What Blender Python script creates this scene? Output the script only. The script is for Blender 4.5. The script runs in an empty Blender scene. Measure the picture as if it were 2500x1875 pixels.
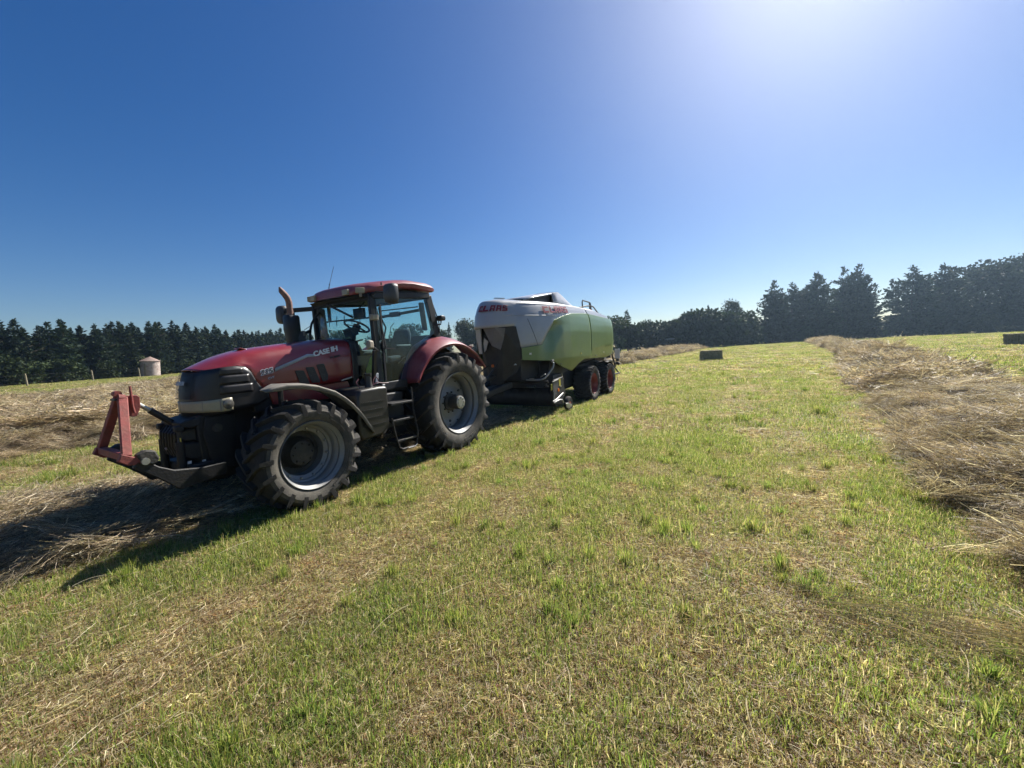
import bpy, bmesh, math, random
import numpy as np
from mathutils import Vector, Matrix, Euler

random.seed(7)
RNG = np.random.default_rng(11)
SC = bpy.context.scene
COL = SC.collection
R = math.radians

# ---------------------------------------------------------------- camera
CAM_H, PITCH, ROLL, FPX = 1.7816, 0.0838, -0.0501, 942.0
_f = Vector((0, math.cos(PITCH), -math.sin(PITCH)))
_u = Vector((0, math.sin(PITCH), math.cos(PITCH)))
_r = Vector((1, 0, 0))
_c, _s = math.cos(ROLL), math.sin(ROLL)
_r2 = _r * _c + _u * _s
_u2 = _u * _c - _r * _s
cam_data = bpy.data.cameras.new('camera')
cam_data.sensor_fit = 'HORIZONTAL'
cam_data.sensor_width = 36.0
cam_data.lens = FPX / 2500 * 36.0
cam_data.clip_start = 0.05
cam_data.clip_end = 3000
cam = bpy.data.objects.new('camera', cam_data)
COL.objects.link(cam)
m3 = Matrix((_r2, _u2, -_f)).transposed()
cam.matrix_world = Matrix.Translation((0, 0, CAM_H)) @ m3.to_4x4()
SC.camera = cam

# ---------------------------------------------------------------- light
SUN_EL, SUN_AZ = R(42.5), R(40.0)          # azimuth from +Y towards +X
world = bpy.data.worlds.new('World')
SC.world = world
world.use_nodes = True
wn = world.node_tree
sky = wn.nodes.new('ShaderNodeTexSky')
sky.sky_type = 'NISHITA'
sky.sun_disc = False
sky.sun_elevation = SUN_EL
sky.sun_rotation = SUN_AZ
sky.altitude = 50
sky.air_density = 1.0
sky.dust_density = 0.65
sky.ozone_density = 4.0
bg = wn.nodes['Background']
hsv = wn.nodes.new('ShaderNodeHueSaturation')
hsv.inputs['Saturation'].default_value = 1.32
hsv.inputs['Hue'].default_value = .509
wn.links.new(sky.outputs[0], hsv.inputs['Color'])
wn.links.new(hsv.outputs[0], bg.inputs[0])
bg.inputs[1].default_value = 0.05
sun_data = bpy.data.lights.new('sun', 'SUN')
sun_data.energy = 5.0
sun_data.angle = R(0.53)
sun_data.color = (1.0, 0.955, 0.88)
sun = bpy.data.objects.new('sun', sun_data)
COL.objects.link(sun)
sdir = Vector((math.sin(SUN_AZ) * math.cos(SUN_EL), math.cos(SUN_AZ) * math.cos(SUN_EL), math.sin(SUN_EL)))
sun.rotation_euler = sdir.to_track_quat('Z', 'Y').to_euler()
SC.view_settings.view_transform = 'Standard'
SC.view_settings.look = 'None'
SC.view_settings.gamma = 1.0
SC.view_settings.exposure = 1.0
SC.view_settings.use_curve_mapping = False
SC.cycles.use_denoising = True
SC.cycles.max_bounces = 5
SC.cycles.diffuse_bounces = 2
SC.cycles.glossy_bounces = 3
SC.cycles.transmission_bounces = 3
SC.cycles.volume_bounces = 0
SC.cycles.transparent_max_bounces = 10
SC.cycles.use_adaptive_sampling = True
SC.cycles.adaptive_threshold = .03

GLARE_DENSITY = .00062  # density of the scattering volume added to imitate lens glare
# ---------------------------------------------------------------- frames
YAW = 0.5405
T_ORG = Vector((-1.9696, 7.6876, 0))
T_ROT = math.atan2(-math.cos(YAW), -math.sin(YAW))
HDx, HDy = -math.sin(YAW), -math.cos(YAW)
LFx, LFy = -HDy, HDx


def TW(x, y):
    """tractor frame -> world xy"""
    return (T_ORG.x + HDx * x + LFx * y, T_ORG.y + HDy * x + LFy * y)


def sstep(a, b, v):
    t = np.clip((v - a) / (b - a), 0, 1)
    return t * t * (3 - 2 * t)


class Noise:
    """cheap tileable value noise"""
    def __init__(self, seed):
        self.g = np.random.default_rng(seed).random((64, 64))

    def __call__(self, x, y):
        x = np.asarray(x, float); y = np.asarray(y, float)
        xi = np.floor(x).astype(int); yi = np.floor(y).astype(int)
        fx = x - xi; fy = y - yi
        fx = fx * fx * (3 - 2 * fx); fy = fy * fy * (3 - 2 * fy)
        g = self.g
        a = g[xi % 64, yi % 64]; b = g[(xi + 1) % 64, yi % 64]
        c = g[xi % 64, (yi + 1) % 64]; d = g[(xi + 1) % 64, (yi + 1) % 64]
        return (a * (1 - fx) + b * fx) * (1 - fy) + (c * (1 - fx) + d * fx) * fy


N1, N2, N3, N4 = Noise(1), Noise(2), Noise(3), Noise(4)


def gz(x, y):
    """ground height"""
    x = np.asarray(x, float); y = np.asarray(y, float)
    d = np.sqrt(x * x + y * y)
    h = 0.85 * sstep(16, 80, d)
    near = 1 - 0.75 * sstep(12, 4, np.hypot(x + 2, y - 8))
    h = h + (N1(x * .55 + 9, y * .55) - .5) * .05 * near + (N2(x * .09, y * .09 + 5) - .5) * .16 * sstep(10, 30, d)
    return h


# ---------------------------------------------------------------- materials
def nt(mat):
    mat.use_nodes = True
    return mat.node_tree, mat.node_tree.nodes['Principled BSDF']


def mat(name, col, rough=.5, metal=0., var=.15, vscale=6., bump=0., bscale=40., dust=0., dustcol=(.30, .26, .19), spec=.5, coat=0., dscale=3.):
    m = bpy.data.materials.new(name)
    t, p = nt(m)
    L = t.links
    tc = t.nodes.new('ShaderNodeTexCoord')
    n = t.nodes.new('ShaderNodeTexNoise')
    n.inputs['Scale'].default_value = vscale
    n.inputs['Detail'].default_value = 6
    n.inputs['Roughness'].default_value = .65
    L.new(tc.outputs['Object'], n.inputs['Vector'])
    r = t.nodes.new('ShaderNodeValToRGB')
    r.color_ramp.elements[0].position = .3
    r.color_ramp.elements[1].position = .7
    lo = [max(0, c * (1 - var)) for c in col]; hi = [min(1, c * (1 + var)) for c in col]
    r.color_ramp.elements[0].color = (*lo, 1)
    r.color_ramp.elements[1].color = (*hi, 1)
    L.new(n.outputs['Fac'], r.inputs['Fac'])
    out = r.outputs['Color']
    if dust > 0:
        n2 = t.nodes.new('ShaderNodeTexNoise')
        n2.inputs['Scale'].default_value = dscale
        n2.inputs['Detail'].default_value = 9
        n2.inputs['Roughness'].default_value = .7
        L.new(tc.outputs['Object'], n2.inputs['Vector'])
        r2 = t.nodes.new('ShaderNodeValToRGB')
        r2.color_ramp.elements[0].position = .42
        r2.color_ramp.elements[1].position = .72
        r2.color_ramp.elements[0].color = (dust * .25,) * 3 + (1,)
        r2.color_ramp.elements[1].color = (dust,) * 3 + (1,)
        L.new(n2.outputs['Fac'], r2.inputs['Fac'])
        mx = t.nodes.new('ShaderNodeMix')
        mx.data_type = 'RGBA'
        L.new(r2.outputs['Color'], mx.inputs['Factor'])
        L.new(out, mx.inputs['A'])
        mx.inputs['B'].default_value = (*dustcol, 1)
        out = mx.outputs['Result']
        mr = t.nodes.new('ShaderNodeMapRange')
        mr.inputs['To Min'].default_value = rough
        mr.inputs['To Max'].default_value = min(1, rough + .45)
        L.new(r2.outputs['Color'], mr.inputs['Value'])
        L.new(mr.outputs['Result'], p.inputs['Roughness'])
    else:
        p.inputs['Roughness'].default_value = rough
    L.new(out, p.inputs['Base Color'])
    p.inputs['Metallic'].default_value = metal
    p.inputs['Specular IOR Level'].default_value = spec
    p.inputs['Coat Weight'].default_value = coat
    p.inputs['Coat Roughness'].default_value = .12
    if bump > 0:
        nb = t.nodes.new('ShaderNodeTexNoise')
        nb.inputs['Scale'].default_value = bscale
        nb.inputs['Detail'].default_value = 5
        L.new(tc.outputs['Object'], nb.inputs['Vector'])
        b = t.nodes.new('ShaderNodeBump')
        b.inputs['Strength'].default_value = bump
        b.inputs['Distance'].default_value = .02
        L.new(nb.outputs['Fac'], b.inputs['Height'])
        L.new(b.outputs['Normal'], p.inputs['Normal'])
    return m


def glassmat(name, tint, refl=.10):
    m = bpy.data.materials.new(name)
    m.use_nodes = True
    t = m.node_tree
    t.nodes.remove(t.nodes['Principled BSDF'])
    o = t.nodes['Material Output']
    tr = t.nodes.new('ShaderNodeBsdfTransparent')
    tr.inputs[0].default_value = (*tint, 1)
    gl = t.nodes.new('ShaderNodeBsdfGlossy')
    gl.inputs['Roughness'].default_value = .03
    gl.inputs['Color'].default_value = (.9, .95, 1, 1)
    df = t.nodes.new('ShaderNodeBsdfDiffuse')
    df.inputs['Color'].default_value = (.35, .34, .30, 1)
    lw = t.nodes.new('ShaderNodeLayerWeight')
    pw = t.nodes.new('ShaderNodeMath'); pw.operation = 'POWER'; pw.inputs[1].default_value = 4.5
    t.links.new(lw.outputs['Facing'], pw.inputs[0])
    fr = t.nodes.new('ShaderNodeMapRange')
    fr.inputs['To Min'].default_value = .025; fr.inputs['To Max'].default_value = .7
    lw.inputs['Blend'].default_value = .5
    t.links.new(pw.outputs[0], fr.inputs['Value'])
    mx = t.nodes.new('ShaderNodeMixShader')
    t.links.new(fr.outputs[0], mx.inputs[0])
    t.links.new(tr.outputs[0], mx.inputs[1])
    t.links.new(gl.outputs[0], mx.inputs[2])
    mx2 = t.nodes.new('ShaderNodeMixShader')
    nz = t.nodes.new('ShaderNodeTexNoise')
    nz.inputs['Scale'].default_value = 5
    nz.inputs['Detail'].default_value = 6
    mr = t.nodes.new('ShaderNodeMapRange')
    mr.inputs['From Min'].default_value = .35; mr.inputs['From Max'].default_value = .8
    mr.inputs['To Min'].default_value = .004; mr.inputs['To Max'].default_value = .03
    t.links.new(nz.outputs['Fac'], mr.inputs['Value'])
    t.links.new(mr.outputs[0], mx2.inputs[0])
    t.links.new(mx.outputs[0], mx2.inputs[1])
    t.links.new(df.outputs[0], mx2.inputs[2])
    t.links.new(mx2.outputs[0], o.inputs[0])
    return m


def plantmat(name, rough=.6, transl=.35, hue=.04, val=.35, spec=.25, tmul=1.25):
    """colour from the Col attribute, varied per instance, with light passing through"""
    m = bpy.data.materials.new(name)
    t, p = nt(m)
    L = t.links
    a = t.nodes.new('ShaderNodeAttribute'); a.attribute_name = 'Col'
    oi = t.nodes.new('ShaderNodeObjectInfo')
    hs = t.nodes.new('ShaderNodeHueSaturation')
    mr = t.nodes.new('ShaderNodeMapRange')
    mr.inputs['To Min'].default_value = .5 - hue; mr.inputs['To Max'].default_value = .5 + hue
    L.new(oi.outputs['Random'], mr.inputs['Value'])
    L.new(mr.outputs[0], hs.inputs['Hue'])
    mu = t.nodes.new('ShaderNodeMath'); mu.operation = 'MULTIPLY'; mu.inputs[1].default_value = 7.31
    fr = t.nodes.new('ShaderNodeMath'); fr.operation = 'FRACT'
    L.new(oi.outputs['Random'], mu.inputs[0]); L.new(mu.outputs[0], fr.inputs[0])
    mv = t.nodes.new('ShaderNodeMapRange')
    mv.inputs['To Min'].default_value = 1 - val; mv.inputs['To Max'].default_value = 1 + val
    L.new(fr.outputs[0], mv.inputs['Value'])
    L.new(mv.outputs[0], hs.inputs['Value'])
    L.new(a.outputs['Color'], hs.inputs['Color'])
    L.new(hs.outputs['Color'], p.inputs['Base Color'])
    p.inputs['Roughness'].default_value = rough
    p.inputs['Specular IOR Level'].default_value = spec
    if transl > 0:
        tl = t.nodes.new('ShaderNodeBsdfTranslucent')
        g = t.nodes.new('ShaderNodeMix'); g.data_type = 'RGBA'; g.blend_type = 'MULTIPLY'
        g.inputs['Factor'].default_value = 1
        g.inputs['B'].default_value = (tmul, tmul, tmul * .75, 1)
        L.new(hs.outputs['Color'], g.inputs['A'])
        L.new(g.outputs['Result'], tl.inputs['Color'])
        ms = t.nodes.new('ShaderNodeMixShader'); ms.inputs[0].default_value = transl
        L.new(p.outputs[0], ms.inputs[1]); L.new(tl.outputs[0], ms.inputs[2])
        L.new(ms.outputs[0], t.nodes['Material Output'].inputs[0])
    return m


def groundmat(name, cols, scale=1.2):
    m = bpy.data.materials.new(name)
    t, p = nt(m)
    L = t.links
    tc = t.nodes.new('ShaderNodeTexCoord')
    n = t.nodes.new('ShaderNodeTexNoise'); n.inputs['Scale'].default_value = scale; n.inputs['Detail'].default_value = 10
    n.inputs['Roughness'].default_value = .7
    L.new(tc.outputs['Object'], n.inputs['Vector'])
    n2 = t.nodes.new('ShaderNodeTexNoise'); n2.inputs['Scale'].default_value = scale * 22; n2.inputs['Detail'].default_value = 6
    n2.inputs['Roughness'].default_value = .75
    L.new(tc.outputs['Object'], n2.inputs['Vector'])
    ad = t.nodes.new('ShaderNodeMath'); ad.operation = 'ADD'
    h = t.nodes.new('ShaderNodeMath'); h.operation = 'MULTIPLY'; h.inputs[1].default_value = .5
    L.new(n.outputs['Fac'], ad.inputs[0]); L.new(n2.outputs['Fac'], ad.inputs[1]); L.new(ad.outputs[0], h.inputs[0])
    r = t.nodes.new('ShaderNodeValToRGB')
    e = r.color_ramp.elements
    while len(e) < len(cols):
        e.new(.5)
    for i, c in enumerate(cols):
        e[i].position = .36 + .28 * i / (len(cols) - 1)
        e[i].color = (*c, 1)
    L.new(h.outputs[0], r.inputs['Fac'])
    L.new(r.outputs['Color'], p.inputs['Base Color'])
    p.inputs['Roughness'].default_value = .95
    p.inputs['Specular IOR Level'].default_value = .1
    b = t.nodes.new('ShaderNodeBump'); b.inputs['Strength'].default_value = .9; b.inputs['Distance'].default_value = .03
    L.new(n2.outputs['Fac'], b.inputs['Height']); L.new(b.outputs['Normal'], p.inputs['Normal'])
    return m


M = {}
M['red'] = mat('red_paint', (.20, .008, .012), .28, var=.10, dust=.20, coat=.5, dustcol=(.26, .13, .11), dscale=2.2)
M['red_dull'] = mat('faded_red_paint', (.22, .032, .028), .65, var=.35, vscale=14, dust=.35, bump=.2, dustcol=(.26, .17, .12), dscale=6)
M['roof_red'] = mat('roof_red_paint', (.20, .016, .026), .36, var=.10, dust=.40, coat=.3, dustcol=(.34, .20, .19))
M['black'] = mat('black_plastic', (.010, .010, .011), .42, var=.3, dust=.07, bump=.05)
M['grille'] = mat('grille_black', (.012, .0115, .013), .38, var=.2, dust=.16, dustcol=(.10, .08, .07))
M['frame'] = mat('dark_frame', (.006, .006, .007), .6, var=.4, dust=.05, bump=.2)
M['cabtrim'] = mat('cab_trim', (.014, .015, .018), .6, var=.2)
M['fender'] = mat('grey_fender', (.10, .095, .085), .55, var=.2, dust=.55, bump=.05)
M['tank'] = mat('tank_plastic', (.007, .0065, .0065), .40, var=.2, dust=.12, bump=.05)
M['tyre'] = mat('tyre_rubber', (.009, .0085, .008), .8, var=.25, dust=.28, bump=.25, bscale=60, dustcol=(.11, .095, .075), dscale=5)
M['tyre2'] = mat('muddy_tyre_rubber', (.028, .026, .023), .85, var=.25, dust=.8, bump=.25, bscale=60, dustcol=(.19, .17, .135), dscale=5)
M['letter'] = mat('tyre_lettering', (.20, .18, .15), .9, var=.2)
M['letter2'] = mat('tyre_lettering_dark', (.03, .028, .025), .9, var=.2)
M['rim'] = mat('grey_rim', (.20, .21, .22), .40, metal=.25, var=.12, dust=.5, bump=.05, dustcol=(.26, .23, .18))
M['rimred'] = mat('rust_red_rim', (.26, .035, .02), .6, var=.25, dust=.2)
M['steel'] = mat('bare_steel', (.42, .42, .40), .38, metal=.8, var=.2, dust=.3)
M['rust'] = mat('rusty_exhaust', (.20, .12, .10), .7, metal=.15, var=.35, vscale=18, bump=.15)
M['hub'] = mat('dirty_hub', (.018, .018, .016), .7, var=.4, dust=.25, bump=.3)
M['white'] = mat('white_decal', (.62, .62, .60), .5, var=.1)
M['stripe'] = mat('grey_stripe', (.36, .38, .42), .4, var=.1)
M['silverletter'] = mat('silver_letters', (.68, .68, .66), .4, var=.08)
M['lamp'] = mat('headlamp_glass', (.33, .30, .20), .42, var=.15, coat=.1, dust=.4)
M['lampdark'] = mat('headlamp_reflector', (.16, .15, .13), .2, metal=.3, var=.2)
M['tan'] = mat('dusty_tan_plastic', (.28, .24, .19), .6, var=.15, dust=.4)
M['amber'] = mat('amber_lens', (.75, .16, .02), .25, var=.1)
M['yellow'] = mat('yellow_decal', (.55, .46, .05), .5, var=.1)
M['seat'] = mat('seat_fabric', (.03, .03, .035), .9, var=.3, bump=.2)
M['hoses'] = mat('maroon_hose', (.10, .02, .035), .5)
M['bwhite'] = mat('baler_grey_white_paint', (.38, .39, .40), .30, var=.05, dust=.20, coat=.35, dustcol=(.26, .24, .20), dscale=1.6)
M['bgreen'] = mat('baler_green_paint', (.135, .215, .055), .28, var=.07, dust=.25, coat=.3, dustcol=(.22, .23, .12), dscale=1.8)
M['bdark'] = mat('baler_dark_frame', (.010, .0105, .012), .55, var=.3, dust=.10, bump=.1)
M['bgrey'] = mat('baler_grey_panel', (.055, .056, .06), .5, var=.15, dust=.2)
M['bcover'] = mat('baler_front_cover', (.15, .15, .155), .45, var=.1, dust=.35)
M['seam'] = mat('panel_seam', (.10, .105, .11), .5, var=.2)
M['bred'] = mat('baler_red_letters', (.22, .03, .035), .4, var=.1)
M['darkgreen'] = mat('dark_green_letters', (.07, .12, .04), .6)
M['glass'] = glassmat('tinted_cab_glass', (.82, .925, .935))
M['mirror'] = mat('mirror_shell', (.03, .033, .04), .4, var=.2, dust=.15)
M['galv'] = mat('rusty_white_iron', (.50, .45, .41), .6, metal=.1, var=.25, vscale=3, dust=.85, dustcol=(.24, .12, .09), dscale=2.6)
M['rustroof'] = mat('rusty_roof_iron', (.24, .18, .15), .7, var=.3, dust=.5, dustcol=(.20, .11, .08))
M['wood'] = mat('weathered_post', (.23, .20, .13), .9, var=.35, vscale=20, bump=.4)
M['bark'] = mat('tree_bark', (.07, .055, .04), .95, var=.4, vscale=8, bump=.5)
M['deadwood'] = mat('grey_dead_wood', (.22, .20, .18), .95, var=.3)
M['balehay'] = groundmat('bale_hay', [(.10, .095, .05), (.24, .22, .12), (.38, .33, .19)], 5)
M['twine'] = mat('bale_twine', (.30, .28, .20), .8)
M['shed'] = mat('shed_wall', (.03, .035, .035), .8, var=.3)
M['shedroof'] = mat('shed_roof', (.45, .48, .50), .5, var=.2)
M['soil'] = groundmat('field_soil', [(.07, .058, .028), (.15, .125, .055), (.17, .165, .055), (.24, .20, .11)], 1.3)
M['hayback'] = groundmat('shadow_dark_hay_bed', [(.03, .023, .016), (.085, .066, .045), (.17, .135, .09)], 2.5)  # bed colour darkened so gaps between the strands read as shadow
M['grass'] = plantmat('grass_blades', .5, .52, .02, .25, .45, 1.4)
M['hay'] = plantmat('hay_strands', .5, .38, .010, .34, .4, 1.15)
M['leaf'] = plantmat('foliage', .7, .12, .02, .25, .15)

# ---------------------------------------------------------------- mesh helpers
class MB:
    def __init__(s):
        s.v = []; s.f = []

    def add(s, vs, fs):
        o = len(s.v)
        s.v += [tuple(v) for v in vs]
        s.f += [tuple(i + o for i in f) for f in fs]
        return s

    def box(s, c, d, rot=None):
        hx, hy, hz = d[0] / 2, d[1] / 2, d[2] / 2
        vs = [Vector((sx * hx, sy * hy, sz * hz)) for sx in (-1, 1) for sy in (-1, 1) for sz in (-1, 1)]
        if rot:
            e = Euler(rot).to_matrix()
            vs = [e @ v for v in vs]
        c = Vector(c)
        return s.add([v + c for v in vs], [(0, 1, 3, 2), (4, 6, 7, 5), (0, 4, 5, 1), (2, 3, 7, 6), (0, 2, 6, 4), (1, 5, 7, 3)])

    def bar(s, a, b, w, h, up=(0, 0, 1)):
        a = Vector(a); b = Vector(b)
        d = (b - a).normalized()
        up = Vector(up)
        if abs(d.dot(up)) > .97:
            up = Vector((1, 0, 0))
        x = d.cross(up).normalized(); y = x.cross(d).normalized()
        vs = []
        for p in (a, b):
            for sx, sy in ((-1, -1), (1, -1), (1, 1), (-1, 1)):
                vs.append(p + x * sx * w / 2 + y * sy * h / 2)
        return s.add(vs, [(3, 2, 1, 0), (4, 5, 6, 7), (0, 1, 5, 4), (1, 2, 6, 5), (2, 3, 7, 6), (3, 0, 4, 7)])

    def tube(s, pts, r, n=10, cap=True):
        pts = [Vector(p) for p in pts]
        rr = r if isinstance(r, (list, tuple)) else [r] * len(pts)
        rings = []
        ref = None
        for i, p in enumerate(pts):
            d = (pts[min(i + 1, len(pts) - 1)] - pts[max(i - 1, 0)]).normalized()
            if ref is None:
                ref = d.cross(Vector((0, 0, 1)))
                if ref.length < .1:
                    ref = d.cross(Vector((1, 0, 0)))
            x = (ref - d * ref.dot(d)).normalized(); ref = x
            y = d.cross(x)
            rings.append([p + (x * math.cos(2 * math.pi * k / n) + y * math.sin(2 * math.pi * k / n)) * rr[i] for k in range(n)])
        o = len(s.v)
        for g in rings:
            s.v += [tuple(q) for q in g]
        for i in range(len(pts) - 1):
            for k in range(n):
                k2 = (k + 1) % n
                s.f.append((o + i * n + k, o + i * n + k2, o + (i + 1) * n + k2, o + (i + 1) * n + k))
        if cap:
            s.f.append(tuple(o + k for k in range(n - 1, -1, -1)))
            s.f.append(tuple(o + (len(pts) - 1) * n + k for k in range(n)))
        return s

    def grid(s, rows, close=False):
        """rows: list of equal-length lists of points"""
        o = len(s.v)
        n = len(rows[0])
        for g in rows:
            s.v += [tuple(q) for q in g]
        for i in range(len(rows) - 1):
            for k in range(n if close else n - 1):
                k2 = (k + 1) % n
                s.f.append((o + i * n + k, o + i * n + k2, o + (i + 1) * n + k2, o + (i + 1) * n + k))
        return s

    def loft(s, rows, close=True, caps=True):
        o = len(s.v)
        n = len(rows[0])
        s.grid(rows, close)
        if caps:
            s.f.append(tuple(o + k for k in range(n - 1, -1, -1)))
            s.f.append(tuple(o + (len(rows) - 1) * n + k for k in range(n)))
        return s

    def prism(s, poly, y0, y1):
        """poly in (x,z), extruded along y"""
        n = len(poly)
        vs = [(x, y0, z) for x, z in poly] + [(x, y1, z) for x, z in poly]
        fs = [tuple(range(n)), tuple(range(2 * n - 1, n - 1, -1))]
        for k in range(n):
            k2 = (k + 1) % n
            fs.append((k2, k, n + k, n + k2))
        return s.add(vs, fs)

    def prismx(s, poly, x0, x1):
        """poly in (y,z), extruded along x"""
        n = len(poly)
        vs = [(x0, y, z) for y, z in poly] + [(x1, y, z) for y, z in poly]
        fs = [tuple(range(n)), tuple(range(2 * n - 1, n - 1, -1))]
        for k in range(n):
            k2 = (k + 1) % n
            fs.append((k2, k, n + k, n + k2))
        return s.add(vs, fs)

    def lathe(s, prof, n=48, c=(0, 0, 0)):
        """prof: (r, y) about the y axis"""
        rows = []
        for k in range(n):
            a = 2 * math.pi * k / n
            rows.append([(c[0] + r * math.cos(a), c[1] + y, c[2] + r * math.sin(a)) for r, y in prof])
        rows.append(rows[0])
        return s.grid(rows)

    def shift(s, d):
        s.v = [(a + d[0], b + d[1], c + d[2]) for a, b, c in s.v]
        return s

    def islands(s):
        par = list(range(len(s.v)))

        def find(a):
            while par[a] != a:
                par[a] = par[par[a]]; a = par[a]
            return a
        for f in s.f:
            r0 = find(f[0])
            for i in f[1:]:
                par[find(i)] = r0
        groups = {}
        for f in s.f:
            groups.setdefault(find(f[0]), []).append(f)
        out = []
        for fs in groups.values():
            ids = sorted({i for f in fs for i in f}); mp = {i: k for k, i in enumerate(ids)}
            b = MB(); b.v = [s.v[i] for i in ids]; b.f = [tuple(mp[i] for i in f) for f in fs]
            out.append(b)
        return out

    def build(s, name, m, parent=None, bevel=0., smooth=True, angle=35., thick=0., off=0., merge=0., split=False):
        if split:
            obs = [b.build(name, m, parent, bevel, smooth, angle, thick, off, merge) for b in s.islands()]
            return obs[0]
        me = bpy.data.meshes.new(name)
        me.from_pydata(s.v, [], s.f)
        bm = bmesh.new(); bm.from_mesh(me)
        if merge:
            bmesh.ops.remove_doubles(bm, verts=bm.verts, dist=merge)
        bmesh.ops.recalc_face_normals(bm, faces=bm.faces)
        bm.to_mesh(me); bm.free()
        o = bpy.data.objects.new(name, me)
        COL.objects.link(o)
        if m is not None:
            me.materials.append(M[m] if isinstance(m, str) else m)
        if smooth:
            me.shade_smooth()
            try:
                me.set_sharp_from_angle(angle=R(angle))
            except Exception:
                pass
        if thick:
            md = o.modifiers.new('solid', 'SOLIDIFY'); md.thickness = thick; md.offset = off
        if bevel:
            md = o.modifiers.new('bevel', 'BEVEL'); md.width = bevel; md.segments = 2; md.limit_method = 'ANGLE'; md.angle_limit = R(40)
            md.harden_normals = False
        if parent:
            o.parent = parent
        return o


def empty(name, loc=(0, 0, 0), rz=0., parent=None):
    o = bpy.data.objects.new(name, None)
    COL.objects.link(o)
    o.location = loc; o.rotation_euler = (0, 0, rz)
    o.empty_display_size = .2
    if parent:
        o.parent = parent
    return o


def tag(o, label=None, cat=None, group=None, kind=None):
    if label: o['label'] = label
    if cat: o['category'] = cat
    if group: o['group'] = group
    if kind: o['kind'] = kind
    return o


def copy_tree(o, parent=None):
    c = o.copy(); COL.objects.link(c)
    c.parent = parent
    for ch in o.children:
        copy_tree(ch, c)
    return c


def text_mesh(txt, size, extrude=.002, bold=0., shear=0., space=1.):
    cu = bpy.data.curves.new('lettering', 'FONT')
    cu.body = txt; cu.size = size; cu.extrude = extrude; cu.offset = bold; cu.shear = shear; cu.space_character = space
    cu.align_x = 'CENTER'; cu.align_y = 'CENTER'
    cu.resolution_u = 4
    ob = bpy.data.objects.new('lettering', cu)
    me = bpy.data.meshes.new_from_object(ob)
    vs = [v.co.copy() for v in me.vertices]; fs = [tuple(p.vertices) for p in me.polygons]
    bpy.data.objects.remove(ob); bpy.data.curves.remove(cu); bpy.data.meshes.remove(me)
    return vs, fs


def lettering(txt, size, org, ex, ey, m, parent, extrude=.002, bold=0., shear=0., stretch=1., space=1., name='lettering', fn=None):
    vs, fs = text_mesh(txt, size, extrude, bold, shear, space)
    ex = Vector(ex).normalized(); ey = Vector(ey).normalized(); ez = ex.cross(ey)
    org = Vector(org)
    mb = MB()
    if fn:
        mb.add([fn(v) for v in vs], fs)
    else:
        mb.add([org + ex * v.x * stretch + ey * v.y + ez * v.z for v in vs], fs)
    o = mb.build(name, m, parent, smooth=False)
    return o


def interp(x, xs, ys):
    return float(np.interp(x, xs, ys))

# ================================================================ wheels
def tyre_mesh(Ro, w, rr, nl, lug_h, skew, lugw, ph=0.):
    Rc = Ro - lug_h
    h = w / 2
    prof = [(rr - .01, h * .74), (rr + .01, h * .84), (rr + .035, h * .90), (rr + (Rc - rr) * .35, h * .985), (rr + (Rc - rr) * .6, h), (Rc - .075, h * .965),
            (Rc - .03, h * .90), (Rc - .008, h * .78), (Rc, h * .45), (Rc + .004, 0)]
    prof = prof + [(r, -y) for r, y in prof[-2::-1]]
    mb = MB().lathe(prof, 72)

    def carc(y):
        ys = [0, h * .45, h * .78, h * .90, h * .965, h]
        rs = [Rc + .004, Rc, Rc - .008, Rc - .03, Rc - .075, Rc - .11]
        return interp(abs(y), ys, rs)
    for side in (1, -1):
        for k in range(nl):
            th0 = 2 * math.pi * (k + (.5 if side < 0 else 0)) / nl + ph
            rows = []
            for t in (0., .05, .16, .4, .7, 1.):
                y = side * (h * 1.0 + (-.03 - h) * t)
                th = th0 - skew * (t ** .85)
                rb = carc(min(h, abs(y))) - .015
                top = Ro - .018 * (abs(y) / h) ** 2
                if t == 0.:
                    top = Rc - .045
                    y = side * h * 1.03
                elif t < .06:
                    top = Ro - .034
                    y = side * h * 1.01
                wd = lugw * (1 + .25 * (t < .3))
                row = []
                for r, q in ((rb, -1.25), (top, -.78), (top, .78), (rb, 1.25)):
                    a = th + q * wd / 2 / Ro
                    row.append((r * math.cos(a), y, r * math.sin(a)))
                rows.append(row)
            mb.loft(rows)
    return mb


def sidewall(Ro, w, rr, lug_h, side):
    Rc = Ro - lug_h; h = w / 2
    prof = [(rr + .012, h * .845), (rr + .035, h * .905), (rr + (Rc - rr) * .35, h * .99), (rr + (Rc - rr) * .6, h * 1.006), (Rc - .078, h * .972), (Rc - .05, h * .935)]
    return MB().lathe([(r, side * (y + .003)) for r, y in prof], 72)


def bent_text(txt, rad, thc, y, size, m, parent, ex=.003, stretch=1.):
    def fn(v):
        r = rad + v.y
        a = thc + v.x * stretch / rad
        return Vector((r * math.cos(a), y + v.z, r * math.sin(a)))
    return lettering(txt, size, (0, 0, 0), (1, 0, 0), (0, 1, 0), m, parent, extrude=ex, bold=size * .02, fn=fn, name='tyre_lettering')


def bolt_ring(mb, n, rad, y0, y1, r, side, ph=0.):
    for k in range(n):
        a = 2 * math.pi * k / n + ph
        x, z = rad * math.cos(a), rad * math.sin(a)
        mb.tube([(x, side * y0, z), (x, side * y1, z)], r, 6)


# ================================================================ tractor
tractor = empty('tractor', T_ORG, T_ROT)
tag(tractor, 'dusty red tractor with black nose, glazed cab and front linkage pulling the baler', 'tractor')


def P(mb, name, m, parent=None, **k):
    return mb.build(name, m, parent or tractor, **k)


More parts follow.
